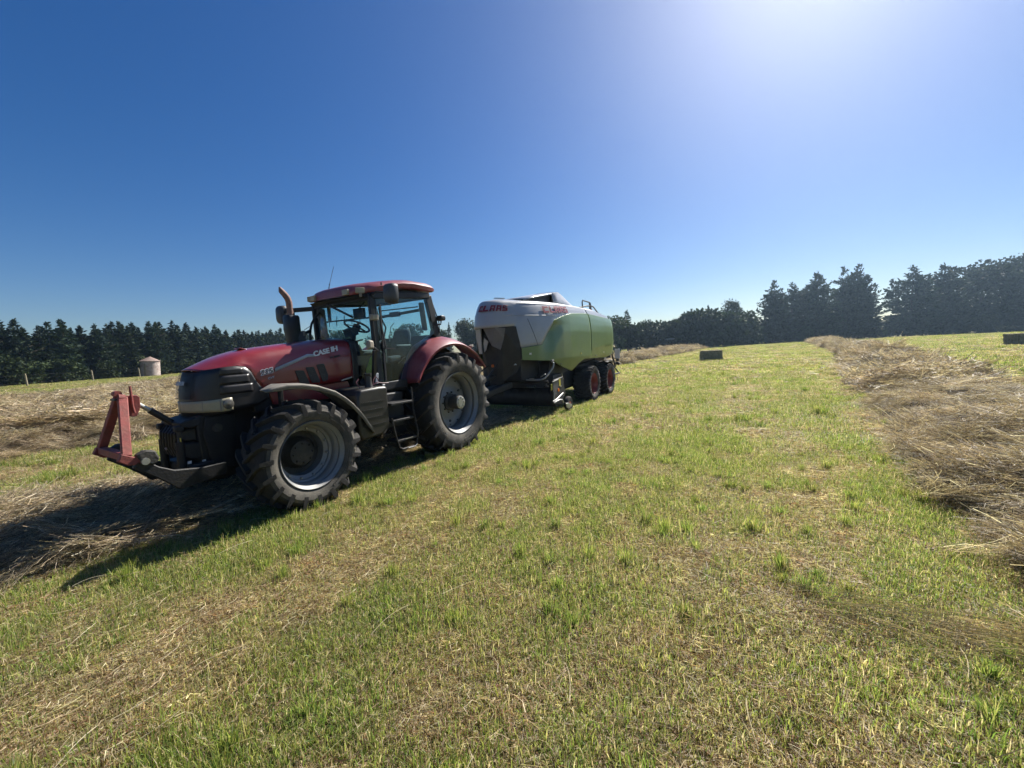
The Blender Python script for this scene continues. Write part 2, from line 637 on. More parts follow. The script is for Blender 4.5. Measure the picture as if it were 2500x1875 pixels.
# --- wheels
def rear_wheel(side):
    c = Vector((0, side * .89, .895))
    rr = .5585
    w = MB()
    h = .31
    prof = [(rr + .005, h * .93), (rr + .012, h * .87), (rr - .012, h * .80), (rr - .045, h * .70), (rr - .03, h * .50), (rr - .055, h * .42), (rr - .075, h * .22), (rr - .075, h * .02),
            (rr - .06, -h * .1), (.46, -h * .12), (.455, -h * .02), (.40, h * .0), (.38, -h * .03), (.27, -h * .05), (.22, h * .05), (.16, h * .06)]
    w.lathe([(r, y * side) for r, y in prof], 64)
    wheel = P(w, 'wheel', 'rim', smooth=True, angle=40)
    wheel.location = c
    tyre_mesh(.938, .62, rr, 21, .066, .30, .050, .06).build('tyre', 'tyre', wheel, angle=30)
    sidewall(.938, .62, rr, .066, side).build('sidewall', 'tyre2', wheel)
    hb = MB().lathe([(.165, side * .01), (.165, side * .05), (.12, side * .07), (.115, side * .16), (.125, side * .165), (.125, side * .27), (.11, side * .285), (.0, side * .285)], 28)
    hb.build('hub', 'hub', wheel)
    cp = MB().lathe([(.118, side * .2865), (.105, side * .290), (.03, side * .291), (.0, side * .291)], 28)
    bolt_ring(cp, 8, .085, .285, .308, .016, side)
    cp.build('hub_cap', 'steel', wheel)
    b = MB(); bolt_ring(b, 10, .19, .01, .045, .016, side); bolt_ring(b, 12, .43, -.035, .01, .014, side)
    b.build('wheel_bolt', 'hub', wheel, split=True)
    hs = MB(); bolt_ring(hs, 3, .36, -.02, .006, .026, side, .5)
    hs.build('vent_hole', 'frame', wheel, split=True)
    if side > 0:
        bent_text('MULTIBIB', .70, R(254), .3135, .082, 'letter', wheel)
        bent_text('MICHELIN', .70, R(322), .3135, .062, 'letter', wheel)
    return wheel


def front_wheel(side):
    c = Vector((2.884, side * .955, .655))
    rr = .405
    h = .265
    w = MB()
    prof = [(rr + .004, h * .93), (rr + .010, h * .86), (rr - .012, h * .78), (rr - .03, h * .70), (rr - .022, h * .55), (rr - .045, h * .46), (rr - .055, h * .28), (rr - .05, h * .16), (rr - .075, h * .10),
            (rr - .08, h * .02), (rr - .125, -.02), (rr - .13, -.14), (rr - .16, -.16)]
    w.lathe([(r, y * side) for r, y in prof], 64)
    wheel = P(w, 'wheel', 'rim', smooth=True, angle=40)
    wheel.location = c
    tyre_mesh(.675, .53, rr, 19, .056, .34, .044, .1).build('tyre', 'tyre', wheel, angle=30)
    sidewall(.675, .53, rr, .056, side).build('sidewall', 'tyre2', wheel)
    lip = MB()
    rows = []
    for k in range(49):
        a = 2 * math.pi * k / 48
        wob = .012 * (1 if (k // 6) % 2 else -1)
        rows.append([((r + (wob if r < .26 else 0)) * math.cos(a), side * y, (r + (wob if r < .26 else 0)) * math.sin(a)) for r, y in ((.275, -.135), (.215, -.14), (.215, -.16))])
    lip.grid(rows).build('disc', 'hub', wheel)
    hb = MB().lathe([(.25, side * -.17), (.20, side * -.15), (.17, side * -.10), (.15, side * -.02), (.10, side * .0), (0, side * .0)], 28)
    bolt_ring(hb, 8, .12, -.02, .02, .012, side)
    hb.build('hub', 'hub', wheel)
    b = MB(); bolt_ring(b, 12, rr - .098, -.01, .022, .011, side, .2)
    b.build('wheel_bolt', 'steel', wheel, split=True)
    if side > 0:
        bent_text('CENT', .50, R(212), .2675, .062, 'letter2', wheel)
        bx = MB()
        for a0, a1 in ((186, 246), (118, 150)):
            for rad in (.462, .54):
                bx.tube([(rad * math.cos(R(a)), .2655, rad * math.sin(R(a))) for a in np.linspace(a0, a1, 14)], .003, 5)
            for a in (a0, a1):
                bx.tube([(rad * math.cos(R(a)), .2655, rad * math.sin(R(a))) for rad in (.462, .54)], .003, 5)
        bx.build('tyre_marking', 'letter2', wheel, split=True)
    return wheel


for sd in (1, -1):
    rear_wheel(sd); front_wheel(sd)

# --- chassis
ch = MB()
ch.prism([(.55, .62), (.5, 1.15), (1.7, 1.25), (2.2, 1.35), (3.55, 1.38), (3.66, 1.15), (3.66, .72), (3.2, .62), (2.2, .60), (1.2, .55)], -.26, .26)
ch.box((.1, 0, .92), (1.1, .62, .62))
ch.box((0, 0, .9), (.32, 1.3, .32))
P(ch, 'chassis', 'frame', bevel=.02)
fa = MB().box((2.884, 0, .58), (.26, 1.25, .24)).box((2.884, .55, .62), (.34, .22, .36)).box((2.884, -.55, .62), (.34, .22, .36))
fa.tube([(2.70, .5, .66), (2.70, -.5, .66)], .035)
P(fa, 'front_axle', 'frame', bevel=.02)
eng = MB()
for sd in (1, -1):
    eng.box((2.55, sd * .33, 1.15), (.9, .12, .36)).box((2.95, sd * .36, 1.28), (.35, .08, .2)).tube([(2.2, sd * .38, 1.0), (2.6, sd * .42, 1.1), (3.0, sd * .40, .95)], .03)
    eng.tube([(1.75, sd * .30, 1.36), (2.0, sd * .40, 1.28), (2.3, sd * .36, 1.3)], .035)
P(eng, 'engine_cover', 'frame', bevel=.015, split=True)

# --- bonnet
HTX = [1.70, 1.74, 2.02, 2.366, 2.714, 2.926, 3.10, 3.28, 3.43, 3.56, 3.66]
HTZ = [2.10, 2.102, 2.09, 2.055, 2.010, 1.983, 1.952, 1.900, 1.842, 1.782, 1.735]
BX = [2.90, 2.997, 3.092, 3.142, 3.199, 3.316, 3.48, 3.62, 3.72]
BZ = [1.43, 1.424, 1.575, 1.706, 1.757, 1.776, 1.764, 1.745, 1.73]


def half_w(x):
    return interp(x, [1.7, 2.2, 3.0, 3.3, 3.5, 3.6, 3.7], [.455, .455, .445, .432, .415, .395, .37])


def hood_col(x):
    zt = interp(x, HTX, HTZ); W = half_w(x)
    zb = interp(x, [1.70, 1.745, 1.973, 2.514, 2.9], [1.50, 1.50, 1.455, 1.45, 1.43]) if x < 2.9 else interp(x, BX, BZ)
    zb = min(zb, zt - .012)
    drop = zt - zb
    pts = [(0, zt + .022), (W * .3, zt + .018), (W * .58, zt + .006), (W * .76, zt - min(.022, drop * .3)), (W * .88, zt - min(.062, drop * .5)), (W * .955, zt - min(.13, drop * .68))]
    z0 = pts[-1][1]
    for t in (.12, .3, .5, .75, 1.):
        z = z0 + (zb - z0) * t
        y = W * (.955 + .045 * min(1, t * 3)) if drop > .2 else W * (.955 + .045 * t)
        pts.append((y, z))
    return pts


xs = [1.70, 1.74, 1.9, 2.1, 2.4, 2.7, 2.9, 2.95, 2.997, 3.04, 3.092, 3.142, 3.17, 3.199, 3.25, 3.316, 3.37, 3.42, 3.48, 3.54, 3.59, 3.63, 3.66]
rows = []
for x in xs:
    c = hood_col(x)
    bw = max(0., (x - 3.25) / .41)
    row = [(x - .16 * bw * (y / .37) ** 2, y, z) for y, z in c[::-1]] + [(x - .16 * bw * (y / .37) ** 2, -y, z) for y, z in c[1:]]
    rows.append(row)
bon = P(MB().grid(rows), 'bonnet', 'red', thick=.012, off=-1, angle=28)
for sd in (1, -1):
    W = .458
    vpoly = [[(2.603, 1.662), (2.585, 1.672), (2.50, 1.668), (2.48, 1.655), (2.412, 1.474), (2.425, 1.468), (2.54, 1.478), (2.555, 1.50)],
             [(2.451, 1.696), (2.44, 1.708), (2.345, 1.708), (2.33, 1.695), (2.252, 1.485), (2.265, 1.478), (2.38, 1.49), (2.395, 1.51)],
             [(2.292, 1.724), (2.28, 1.735), (2.19, 1.745), (2.172, 1.735), (2.124, 1.57), (2.14, 1.50), (2.215, 1.489), (2.23, 1.51)]]
    for vp in vpoly:
        v = P(MB().prism(vp, sd * (W - .004), sd * (W + .003)), 'bonnet_vent', 'grille', bon, bevel=.002)
        sl = MB()
        zt = max(z for x, z in vp); zb = min(z for x, z in vp)
        for k in range(9):
            z = zb + .015 + (zt - zb - .03) * k / 8
            xa = [interp(z, [zb, zt], [vp[5][0], vp[2][0]]), interp(z, [zb, zt], [vp[6][0], vp[1][0]])]
            sl.bar((min(xa) + .012, sd * (W + .004), z), (max(xa) - .012, sd * (W + .004), z - .01), .006, .006)
        sl.build('vent_bar', 'black', bon, split=True)
    st = MB()
    st.add([(2.858, sd * .4535, 1.722), (2.862, sd * .4545, 1.674), (2.417, sd * .4585, 1.843), (2.413, sd * .4555, 1.888), (2.30, sd * .4565, 1.852), (2.295, sd * .4535, 1.885)], [(0, 1, 2, 3), (3, 2, 4, 5)])
    P(st, 'bonnet_stripe', 'stripe', bon, thick=.002)
    ex = (-sd, 0, 0)
    up = Vector((0, -sd * .12, 1))
    exv = Vector((-1, 0, .19)) if sd > 0 else Vector((1, 0, -.19))
    lettering('CASE', .098, (2.195, sd * .452, 1.905), exv, up, 'silverletter', bon, .004, bold=.004, stretch=1.12)
    lettering('IH', .098, (1.985, sd * .449, 1.950), exv, up, 'silverletter', bon, .004, bold=.005, stretch=1.2)
    lettering('PUMA', .045, (1.985, sd * .4575, 1.835), exv, up, 'grille', bon, .002, bold=.001, stretch=1.4)
    lettering('225', .092, (2.955, sd * .450, 1.683), exv, up, 'stripe', bon, .002, bold=.007, stretch=1.15)
    lettering('225', .088, (2.955, sd * .4525, 1.683), exv, up, 'frame', bon, .003, bold=.001, stretch=1.17)
    lettering('CVT', .036, (2.915, sd * .452, 1.60), exv, up, 'stripe', bon, .002, bold=.001, stretch=1.2)
    g = MB().add([(1.86, sd * .462, 1.53), (1.78, sd * .462, 1.555), (1.78, sd * .462, 1.575), (1.84, sd * .462, 1.565)], [(0, 1, 2, 3)])
# hatch on the bonnet top
P(MB().box((3.05, .05, 1.988), (.10, .16, .012), (0, R(-14), 0)), 'bonnet_latch', 'red', bon, bevel=.003)
gb = MB().bar((1.93, .47, 1.475), (1.74, .475, 1.515), .012, .022)
P(gb, 'side_trim', 'steel', bevel=.003)
low = MB().prism([(2.95, 1.41), (1.78, 1.46), (1.72, 1.30), (2.0, 1.22), (2.9, 1.25)], .36, .42).prism([(2.95, 1.41), (1.78, 1.46), (1.72, 1.30), (2.0, 1.22), (2.9, 1.25)], -.36, -.42)
P(low, 'lower_side_panel', 'red', bevel=.01, split=True)

# --- nose (grille housing), wrapped round the front
planc = []
for x in np.linspace(2.96, 3.40, 16):
    planc.append((x, half_w(x) + .002))
for x, y in ((3.44, .418), (3.48, .405), (3.52, .384), (3.56, .352), (3.60, .310), (3.635, .262), (3.665, .205), (3.69, .145), (3.705, .09)):
    planc.append((x, y))
planc.append((3.712, .045)); planc.append((3.715, 0))


def nose_pt(i, t):
    x, y = planc[i]
    zl = interp(x, [2.96, 3.1, 3.3, 3.5], [1.36, 1.27, 1.235, 1.225])
    zh = interp(x, BX, BZ)
    z = zl + (zh - zl) * t
    fr = max(0, (x - 3.42) / .295)
    x2 = x - fr * .085 * ((z - 1.36) / .4) ** 2 * (1 if z > 1.36 else .3)
    return (x2, y, z)


rows = []
for i in range(len(planc)):
    rows.append([nose_pt(i, t) for t in np.linspace(0, 1, 9)])
rows = rows + [[(x, -y, z) for x, y, z in rw] for rw in rows[-2::-1]]
nose = P(MB().grid(rows), 'nose_grille', 'grille', thick=.010, off=-1, angle=30)


def nose_surf(i, z, out=.006):
    x, y = planc[i]
    fr = max(0, (x - 3.42) / .295)
    x2 = x - fr * .085 * ((z - 1.36) / .4) ** 2 * (1 if z > 1.36 else .3)
    a = planc[min(i + 1, len(planc) - 1)]; b = planc[max(i - 1, 0)]
    tx, ty = a[0] - b[0], a[1] - b[1]
    l = math.hypot(tx, ty)
    return (x2 - ty / l * out, y + tx / l * out, z)


def wrap_patch(f_lo, f_hi, i0, i1, out=.006, n=4):
    rows = []
    for i in range(i0, i1 + 1):
        x = planc[i][0]
        a, b = f_lo(x, i), f_hi(x, i)
        rows.append([nose_surf(i, a + (b - a) * k / n, out) for k in range(n + 1)])
    return rows


def mirror(rows):
    return [[(x, -y, z) for x, y, z in rw] for rw in rows]


# grille panels (three lighter bands each side) and the lamp band
for sd in (1, -1):
    for (za, zb, xa) in ((1.676, 1.742, 3.20), (1.560, 1.664, 3.16), (1.445, 1.548, 3.13)):
        idx = [i for i in range(len(planc)) if planc[i][0] >= xa and i <= 17]
        lo = lambda x, i: za + .02 * (3.5 - x); hi = lambda x, i: min(zb + .02 * (3.5 - x), interp(x, BX, BZ) - .02)
        rw = wrap_patch(lo, hi, idx[0], idx[-1], .004)
        P(MB().grid(rw if sd > 0 else mirror(rw)), 'grille_panel', 'grille', nose, thick=.006)
    idx = [i for i in range(len(planc)) if planc[i][0] >= 3.345]
    lo = lambda x, i: interp(x, [3.34, 3.39, 3.47, 3.62, 3.72], [1.285, 1.252, 1.250, 1.258, 1.262])
    hi = lambda x, i: interp(x, [3.34, 3.39, 3.47, 3.62, 3.72], [1.395, 1.410, 1.400, 1.388, 1.385])
    rw = wrap_patch(lo, hi, idx[0], idx[-1], .007)
    P(MB().grid(rw if sd > 0 else mirror(rw)), 'lamp_band', 'lamp', nose, thick=.008)
    hl = MB()
    c = Vector((3.415, sd * (.425 + .012), 1.333))
    hl.lathe([(0, .012 * sd), (.045, .010 * sd), (.056, .004 * sd), (.060, -.006 * sd)], 24)
    hl.shift(c)
    P(hl, 'headlamp', 'lampdark', nose)
    br = MB()
    for xx in (3.49, 3.62):
        br.box((xx, sd * (interp(xx, [p[0] for p in planc], [p[1] for p in planc]) + .012), 1.325), (.012, .010, .13))
    P(br, 'lamp_divider', 'tan', nose, split=True)
mesh = MB()
for k in range(26):
    z = 1.42 + k * .0118
    mesh.tube([(3.718 - .5 * y * y - .085 * ((z - 1.36) / .4) ** 2, y, z) for y in (-.2, -.15, -.1, -.05, 0, .05, .1, .15, .2)], .003, 4)
P(mesh, 'grille_bar', 'black', nose, split=True)
lettering('CASE IH', .06, (3.706, 0, 1.60), (0, 1, 0), (-.3, 0, 1), 'stripe', nose, .003, bold=.002)

# --- cab
cab = MB()
for sd in (1, -1):
    s = sd
    cab.bar((1.43, s * .74, 1.22), (1.47, s * .72, 2.74), .06, .115, (1, 0, 0))        # front pillar
    cab.bar((.04, s * .74, 2.08), (.24, s * .74, 2.86), .08, .15, (1, 0, 0))          # rear pillar
    cab.bar((1.47, s * .72, 2.75), (.22, s * .75, 2.87), .08, .10)
    cab.bar((1.45, s * .76, 1.33), (.92, s * .78, 1.35), .06, .13)
    cab.bar((1.44, s * .72, 1.34), (1.58, s * .46, 1.42), .05, .10)
    cab.prism([(.02, 2.12), (-.02, 1.60), (.5, 1.28), (.9, 1.32), (.78, 1.66), (.62, 1.88), (.4, 2.03), (.16, 2.16)], s * .60, s * .66)
cab.bar((1.47, -.72, 2.73), (1.47, .72, 2.73), .09, .10)
cab.bar((.06, -.74, 2.10), (.06, .74, 2.10), .10, .14)
cab.bar((.24, -.74, 2.86), (.24, .74, 2.86), .09, .10)
cab.box((.85, 0, 1.27), (1.3, 1.40, .08))
P(cab, 'cab_frame', 'cabtrim', bevel=.012)
liner = MB().prism([(1.50, 2.70), (1.50, 2.80), (.3, 2.93), (.22, 2.84), (.9, 2.80)], -.70, .70)
P(liner, 'cab_headliner', 'cabtrim', bevel=.01)
rw = MB().prismx([(-.60, 1.3), (.60, 1.3), (.68, 1.72), (.55, 2.08), (-.55, 2.08), (-.68, 1.72)], .02, .08)
P(rw, 'cab_rear_wall', 'cabtrim', bevel=.01)
cowl = MB().prismx([(-.45, 1.3), (.45, 1.3), (.465, 1.5), (.465, 1.9), (.43, 2.06), (.30, 2.115), (-.30, 2.115), (-.43, 2.06), (-.465, 1.9), (-.465, 1.5)], 1.60, 1.705)
P(cowl, 'cab_firewall', 'black', bevel=.015)


def pane(name, pts, faces=None):
    n = len(pts)
    return P(MB().add(pts, faces or [tuple(range(n))]), name, 'glass', thick=.006, smooth=False)


for sd in (1, -1):
    pane('door_window', [(1.41, sd * .775, 1.40), (1.43, sd * .765, 2.70), (.31, sd * .775, 2.80), (.14, sd * .775, 2.20), (.40, sd * .785, 2.06), (.66, sd * .795, 1.90), (.86, sd * .795, 1.66), (.95, sd * .795, 1.40)])
    pane('lower_front_window', [(1.475, sd * .69, 2.08), (1.46, sd * .69, 1.42), (1.56, sd * .48, 1.46), (1.575, sd * .48, 2.08)])
ws = []
for z, dx in ((2.085, 0.), (2.68, -.03)):
    ws.append([(x + dx, y, z) for x, y in ((1.49, -.68), (1.56, -.5), (1.60, -.25), (1.615, 0), (1.60, .25), (1.56, .5), (1.49, .68))])
P(MB().grid(ws), 'windscreen', 'glass', thick=.006, angle=60)
pane('rear_window', [(.03, -.68, 2.17), (.03, .68, 2.17), (.20, .68, 2.81), (.20, -.68, 2.81)])
dh = MB().bar((1.36, .79, 1.42), (1.37, .79, 2.62), .02, .03, (1, 0, 0)).bar((1.36, .80, 1.93), (1.14, .80, 1.925), .02, .02)
dh.tube([(1.40, .82, 2.30), (1.35, .83, 1.95), (1.40, .82, 1.92)], .012, 6)
P(dh, 'door_handle', 'cabtrim')

# interior
seat = MB()
seat.loft([[(x, y, z) for y, z in ((-.25, zb), (-.2, zb + .02), (.2, zb + .02), (.25, zb), (.25, zb - .1), (-.25, zb - .1))] for x, zb in ((.24, 1.78), (.38, 1.80), (.62, 1.80), (.76, 1.77))])
seat.loft([[(x + xo, y * w, z) for xo, y in ((-.06, -.2), (-.06, .2), (.03, .24), (.07, .12), (.07, -.12), (.03, -.24))] for x, z, w in ((.32, 1.80, 1.), (.26, 2.0, 1.05), (.21, 2.16, 1.0), (.19, 2.27, .85), (.18, 2.31, .6))])
seat.box((.50, 0, 1.5), (.4, .4, .4))
P(seat, 'driver_seat', 'seat', bevel=.03)
arm = MB().box((.70, -.38, 1.88), (.5, .14, .07)).box((.93, -.38, 1.96), (.05, .05, .16)).tube([(.85, -.38, 1.9), (.90, -.40, 2.05)], .02)
arm.box((.70, -.58, 1.70), (.9, .18, .5)).box((.55, .36, 1.98), (.36, .08, .05))
P(arm, 'side_console', 'cabtrim', bevel=.015)
stc = MB()
stc.tube([(1.42, 0, 1.4), (1.36, 0, 1.95), (1.30, 0, 2.20)], [.09, .07, .05], 10)
stc.loft([[(1.36 + a, y, z) for a, y in ((-.08, -.09), (.08, -.11), (.08, .11), (-.08, .09))] for z in (1.90, 2.08)])
stc.box((1.34, 0, 2.24), (.13, .20, .13), (0, R(20), 0))
stc.tube([(1.34, -.1, 2.08), (1.32, -.26, 2.10)], .012, 6).tube([(1.34, .1, 2.08), (1.32, .26, 2.10)], .014, 6)
P(stc, 'steering_column', 'cabtrim', bevel=.02)
rim = MB()
ctr = Vector((1.21, 0, 2.34)); nrm = Vector((-.45, 0, .89)).normalized(); e1 = Vector((0, 1, 0)); e2 = nrm.cross(e1)
rim.tube([ctr + (e1 * math.cos(a) + e2 * math.sin(a)) * .205 for a in np.linspace(0, 2 * math.pi, 33)], .017, 8, cap=False)
for a in (90, 210, 330):
    rim.bar(ctr, ctr + (e1 * math.cos(R(a)) + e2 * math.sin(R(a))) * .20, .04, .015)
rim.tube([ctr - nrm * .05, ctr + nrm * .02], .065, 14)
P(rim, 'steering_wheel', 'cabtrim')
mon = MB().box((1.36, .28, 2.52), (.06, .24, .17)).tube([(1.36, .28, 2.60), (1.3, .4, 2.74)], .012, 6)
P(mon, 'monitor', 'cabtrim', bevel=.01)
wip = MB().bar((1.60, -.20, 2.70), (1.60, .42, 2.44), .03, .03).bar((1.42, -.42, 2.46), (1.42, -.42, 2.72), .05, .04)
P(wip, 'wiper_arm', 'cabtrim', bevel=.006, split=True)
rail = MB().tube([(1.40, .60, 2.43), (1.40, -.60, 2.45)], .014, 6)
for k in range(5):
    y = .35 - k * .2
    rail.tube([(1.40, y, 2.52), (1.41, y - .01, 2.36)], .006, 5)
P(rail, 'cab_crossbar', 'cabtrim')
grab = MB().tube([(1.22, .66, 2.12), (1.17, .66, 2.27), (1.26, .66, 2.44), (1.28, .66, 2.58), (1.20, .62, 2.645), (.9, .5, 2.68)], .013, 8)
grab.bar((.16, -.60, 2.60), (.16, .45, 2.64), .03, .05).box((.16, -.20, 2.62), (.06, .24, .09)).tube([(.19, -.6, 2.72), (.19, .45, 2.70)], .012, 6)
P(grab, 'grab_rail', 'cabtrim', split=True)
lev = MB().tube([(.25, -.30, 2.10), (.20, -.30, 2.38), (.12, -.28, 2.46)], .007, 5).tube([(.10, .10, 2.15), (.14, .10, 2.28)], .008, 5)
lev.lathe([(0, -.012), (.035, -.01), (.035, .01), (0, .012)], 14, (.14, .10, 2.31))
lev.tube([(.80, .2, 1.7), (.85, .25, 1.95)], .012, 6).tube([(.60, .1, 1.55), (.45, .3, 1.8)], .01, 6)
P(lev, 'control_lever', 'steel', split=True)
pill = MB().bar((.30, .64, 2.75), (.20, .60, 2.25), .10, .06).bar((1.44, -.62, 2.68), (1.42, -.60, 2.12), .14, .05, (0, 1, 0))
P(pill, 'cab_trim_panel', 'bgrey', bevel=.02, split=True)
viz_refl = MB().add([(1.36, .64, 1.90), (1.34, .66, 1.84), (1.40, .56, 1.66), (1.42, .56, 1.42), (1.46, .50, 1.40), (1.48, .48, 1.60), (1.42, .54, 1.80)], [(0, 1, 2, 6), (2, 3, 4, 5), (2, 5, 6)])  # yellow sheet standing in for hi-viz reflections in the lower window
M['hiviz'] = mat('reflection_yellow', (.45, .50, .12), .85, var=.25, vscale=10)  # colour of the imitated reflection
P(viz_refl, 'hi_viz_reflection', 'hiviz', thick=.02)

# --- roof
RT = [(1.66, 2.86, .40, .50), (1.64, 2.90, .42, .54), (1.58, 2.935, .48, .62), (1.48, 2.965, .56, .72), (1.36, 2.99, .62, .79), (1.15, 3.035, .66, .82), (.9, 3.08, .66, .83), (.64, 3.112, .65, .83),
      (.30, 3.118, .64, .82), (.14, 3.10, .60, .80), (.06, 3.06, .56, .76), (.0, 2.995, .5, .70)]
rows = []
for x, zt, w0, w1 in RT:
    zb = interp(x, [0., .2, .46, .88, 1.36, 1.66], [2.965, 2.915, 2.945, 2.925, 2.82, 2.765])
    zb = min(zb, zt - .02)
    h = zt - zb
    half = [(0, zt + .012), (w0 * .6, zt + .008), (w0, zt - .012), (w1 * .95, zt - min(.05, h * .35)), (w1, zt - h * .55), (w1 * .985, zb + h * .12), (w1 * .95, zb), (w1 * .8, zb + .01), (0, zb + .01)]
    rows.append([(x, y, z) for y, z in half] + [(x, -y, z) for y, z in half[-2:0:-1]])
roof = P(MB().loft(rows), 'roof', 'roof_red', angle=40)
P(MB().prism([(1.60, 2.76), (1.36, 2.805), (.88, 2.91), (.46, 2.93), (.16, 2.90), (.22, 2.85), (1.0, 2.80), (1.55, 2.72)], -.68, .68), 'roof_underside', 'cabtrim', roof, bevel=.01)


def worklight(loc, rz, parent, m='lamp', s=1.):
    mb = MB().box(loc, (.05 * s, .13 * s, .085 * s), (0, 0, rz))
    o = P(mb, 'work_light', m, parent, bevel=.008)
    return o


worklight((1.672, .40, 2.815), 0, roof); worklight((1.672, -.44, 2.815), 0, roof)
worklight((1.60, .64, 2.825), R(55), roof); worklight((1.60, -.64, 2.825), R(-55), roof)
P(MB().box((1.60, .65, 2.76), (.03, .03, .06)), 'lamp_bracket', 'tan', roof)
P(MB().tube([(1.50, -.26, 2.95), (1.495, -.245, 3.02)], .007, 6).tube([(1.495, -.245, 3.02), (1.47, -.12, 3.32)], .0035, 5).tube([(1.494, -.24, 3.03), (1.492, -.232, 3.05)], .009, 6), 'aerial', 'black', roof)

# door-side lamp, marker lamp, mirrors
lp = MB().box((1.665, .985, 2.385), (.13, .06, .085))
lo_ = P(lp, 'marker_lamp', 'tan', bevel=.012)
P(MB().box((1.675, 1.02, 2.385), (.085, .012, .055)), 'lens', 'lamp', lo_, bevel=.004)
P(MB().tube([(1.66, .985, 2.43), (1.665, .985, 2.51)], .008, 6).tube([(1.50, .76, 2.36), (1.66, .97, 2.36)], .012, 6).tube([(1.62, .9, 2.34), (1.50, .78, 1.9)], .01, 6), 'lamp_bracket', 'cabtrim', lo_)


def mirror_head(c, w, h, d, name='mirror'):
    rows = []
    for t, s in ((0, .75), (.25, .95), (.7, 1.), (1., .97)):
        ring = []
        for k in range(20):
            a = 2 * math.pi * k / 20
            cx = math.copysign(abs(math.cos(a)) ** .45, math.cos(a)); sz = math.copysign(abs(math.sin(a)) ** .45, math.sin(a))
            ring.append((c[0] + d * (.5 - t), c[1] + w / 2 * cx * s, c[2] + h / 2 * sz * s))
        rows.append(ring)
    return P(MB().loft(rows), name, 'mirror', angle=50)


mn = mirror_head((1.46, 1.14, 2.735), .215, .30, .13)
P(MB().tube([(1.44, 1.1, 2.75), (1.52, .90, 2.78), (1.48, .74, 2.74)], .016, 8).tube([(1.53, 1.04, 2.86), (1.53, 1.04, 2.90)], .01, 6), 'mirror_arm', 'cabtrim', mn)
mf = mirror_head((1.83, -1.14, 2.605), .19, .315, .11)
P(MB().tube([(1.83, -1.06, 2.64), (1.80, -1.0, 2.66)], .012, 8).bar((1.82, -1.03, 2.66), (1.48, -.70, 2.69), .05, .07).box((1.74, -.96, 2.61), (.05, .05, .05)), 'mirror_arm', 'cabtrim', mf)
tm = MB().box((1.76, .965, 1.985), (.10, .075, .125), (0, 0, .1))
P(tm, 'indicator_lamp', 'tan', bevel=.025)
P(MB().tube([(1.70, .95, 1.95), (1.48, .78, 1.9)], .02, 8).bar((1.66, .94, 1.90), (1.66, .86, 1.40), .05, .05), 'lamp_bracket', 'black')

# --- exhaust
ex = MB()
sec = [(2.135, 2.515), (1.935, 2.53)]
rows = []
for z, x0, x1, w in ((1.98, 1.90, 2.10, .085), (2.30, 1.925, 2.145, .095), (2.50, 1.93, 2.14, .095), (2.525, 1.945, 2.125, .08)):
    ring = []
    for k in range(16):
        a = 2 * math.pi * k / 16
        cx = math.copysign(abs(math.cos(a)) ** .5, math.cos(a)); sy = math.copysign(abs(math.sin(a)) ** .5, math.sin(a))
        ring.append(((x0 + x1) / 2 + (x1 - x0) / 2 * cx, -.50 + w * sy, z))
    rows.append(ring)
exo = P(ex.loft(rows), 'exhaust', 'black', angle=45)
P(MB().tube([(2.04, -.5, 2.50), (2.044, -.5, 2.62), (2.046, -.5, 2.73), (2.062, -.5, 2.79), (2.10, -.5, 2.845), (2.15, -.5, 2.90), (2.172, -.5, 2.955)], [.046, .046, .047, .048, .046, .042, .012], 16), 'exhaust_pipe', 'rust', exo)
P(MB().box((1.94, -.42, 2.10), (.12, .02, .34)), 'heat_shield', 'bgrey', exo, bevel=.004)
hp = MB().tube([(1.53, -.52, 2.60), (1.63, -.52, 2.50), (1.69, -.52, 2.41), (1.72, -.52, 2.31), (1.735, -.52, 2.2), (1.75, -.52, 2.05)], .019, 8)
hp.tube([(1.72, -.52, 2.30), (1.80, -.50, 2.26), (1.88, -.48, 2.24)], [.022, .026, .03], 8).tube([(1.70, -.52, 2.38), (1.84, -.5, 2.30)], .005, 5)
P(hp, 'air_intake_pipe', 'black')
P(MB().box((1.90, -.43, 2.24), (.05, .05, .09)), 'intake_cap', 'tan', bevel=.015)

# rear work lamp on the C pillar
rl = MB().loft([[(.04 + dx, .86 + dy * s, 2.46 + dz * s) for dy, dz in ((-.06, -.05), (.06, -.05), (.075, .0), (.06, .05), (-.06, .05), (-.075, 0))] for dx, s in ((-.07, .8), (.0, 1.), (.06, .9))])
rlo = P(rl, 'rear_work_light', 'black', bevel=.01)
P(MB().tube([(.04, .86, 2.41), (.05, .86, 2.35), (.13, .76, 2.34)], .014, 6), 'lamp_bracket', 'black', rlo)
P(MB().prism([(-.05, 2.30), (.10, 2.32), (.16, 2.16), (.05, 2.05), (-.04, 2.10)], .66, .74).tube([(.12, .75, 2.74), (.02, .79, 2.40), (.02, .79, 2.2)], .012, 6), 'rear_bracket', 'cabtrim', bevel=.01, split=True)

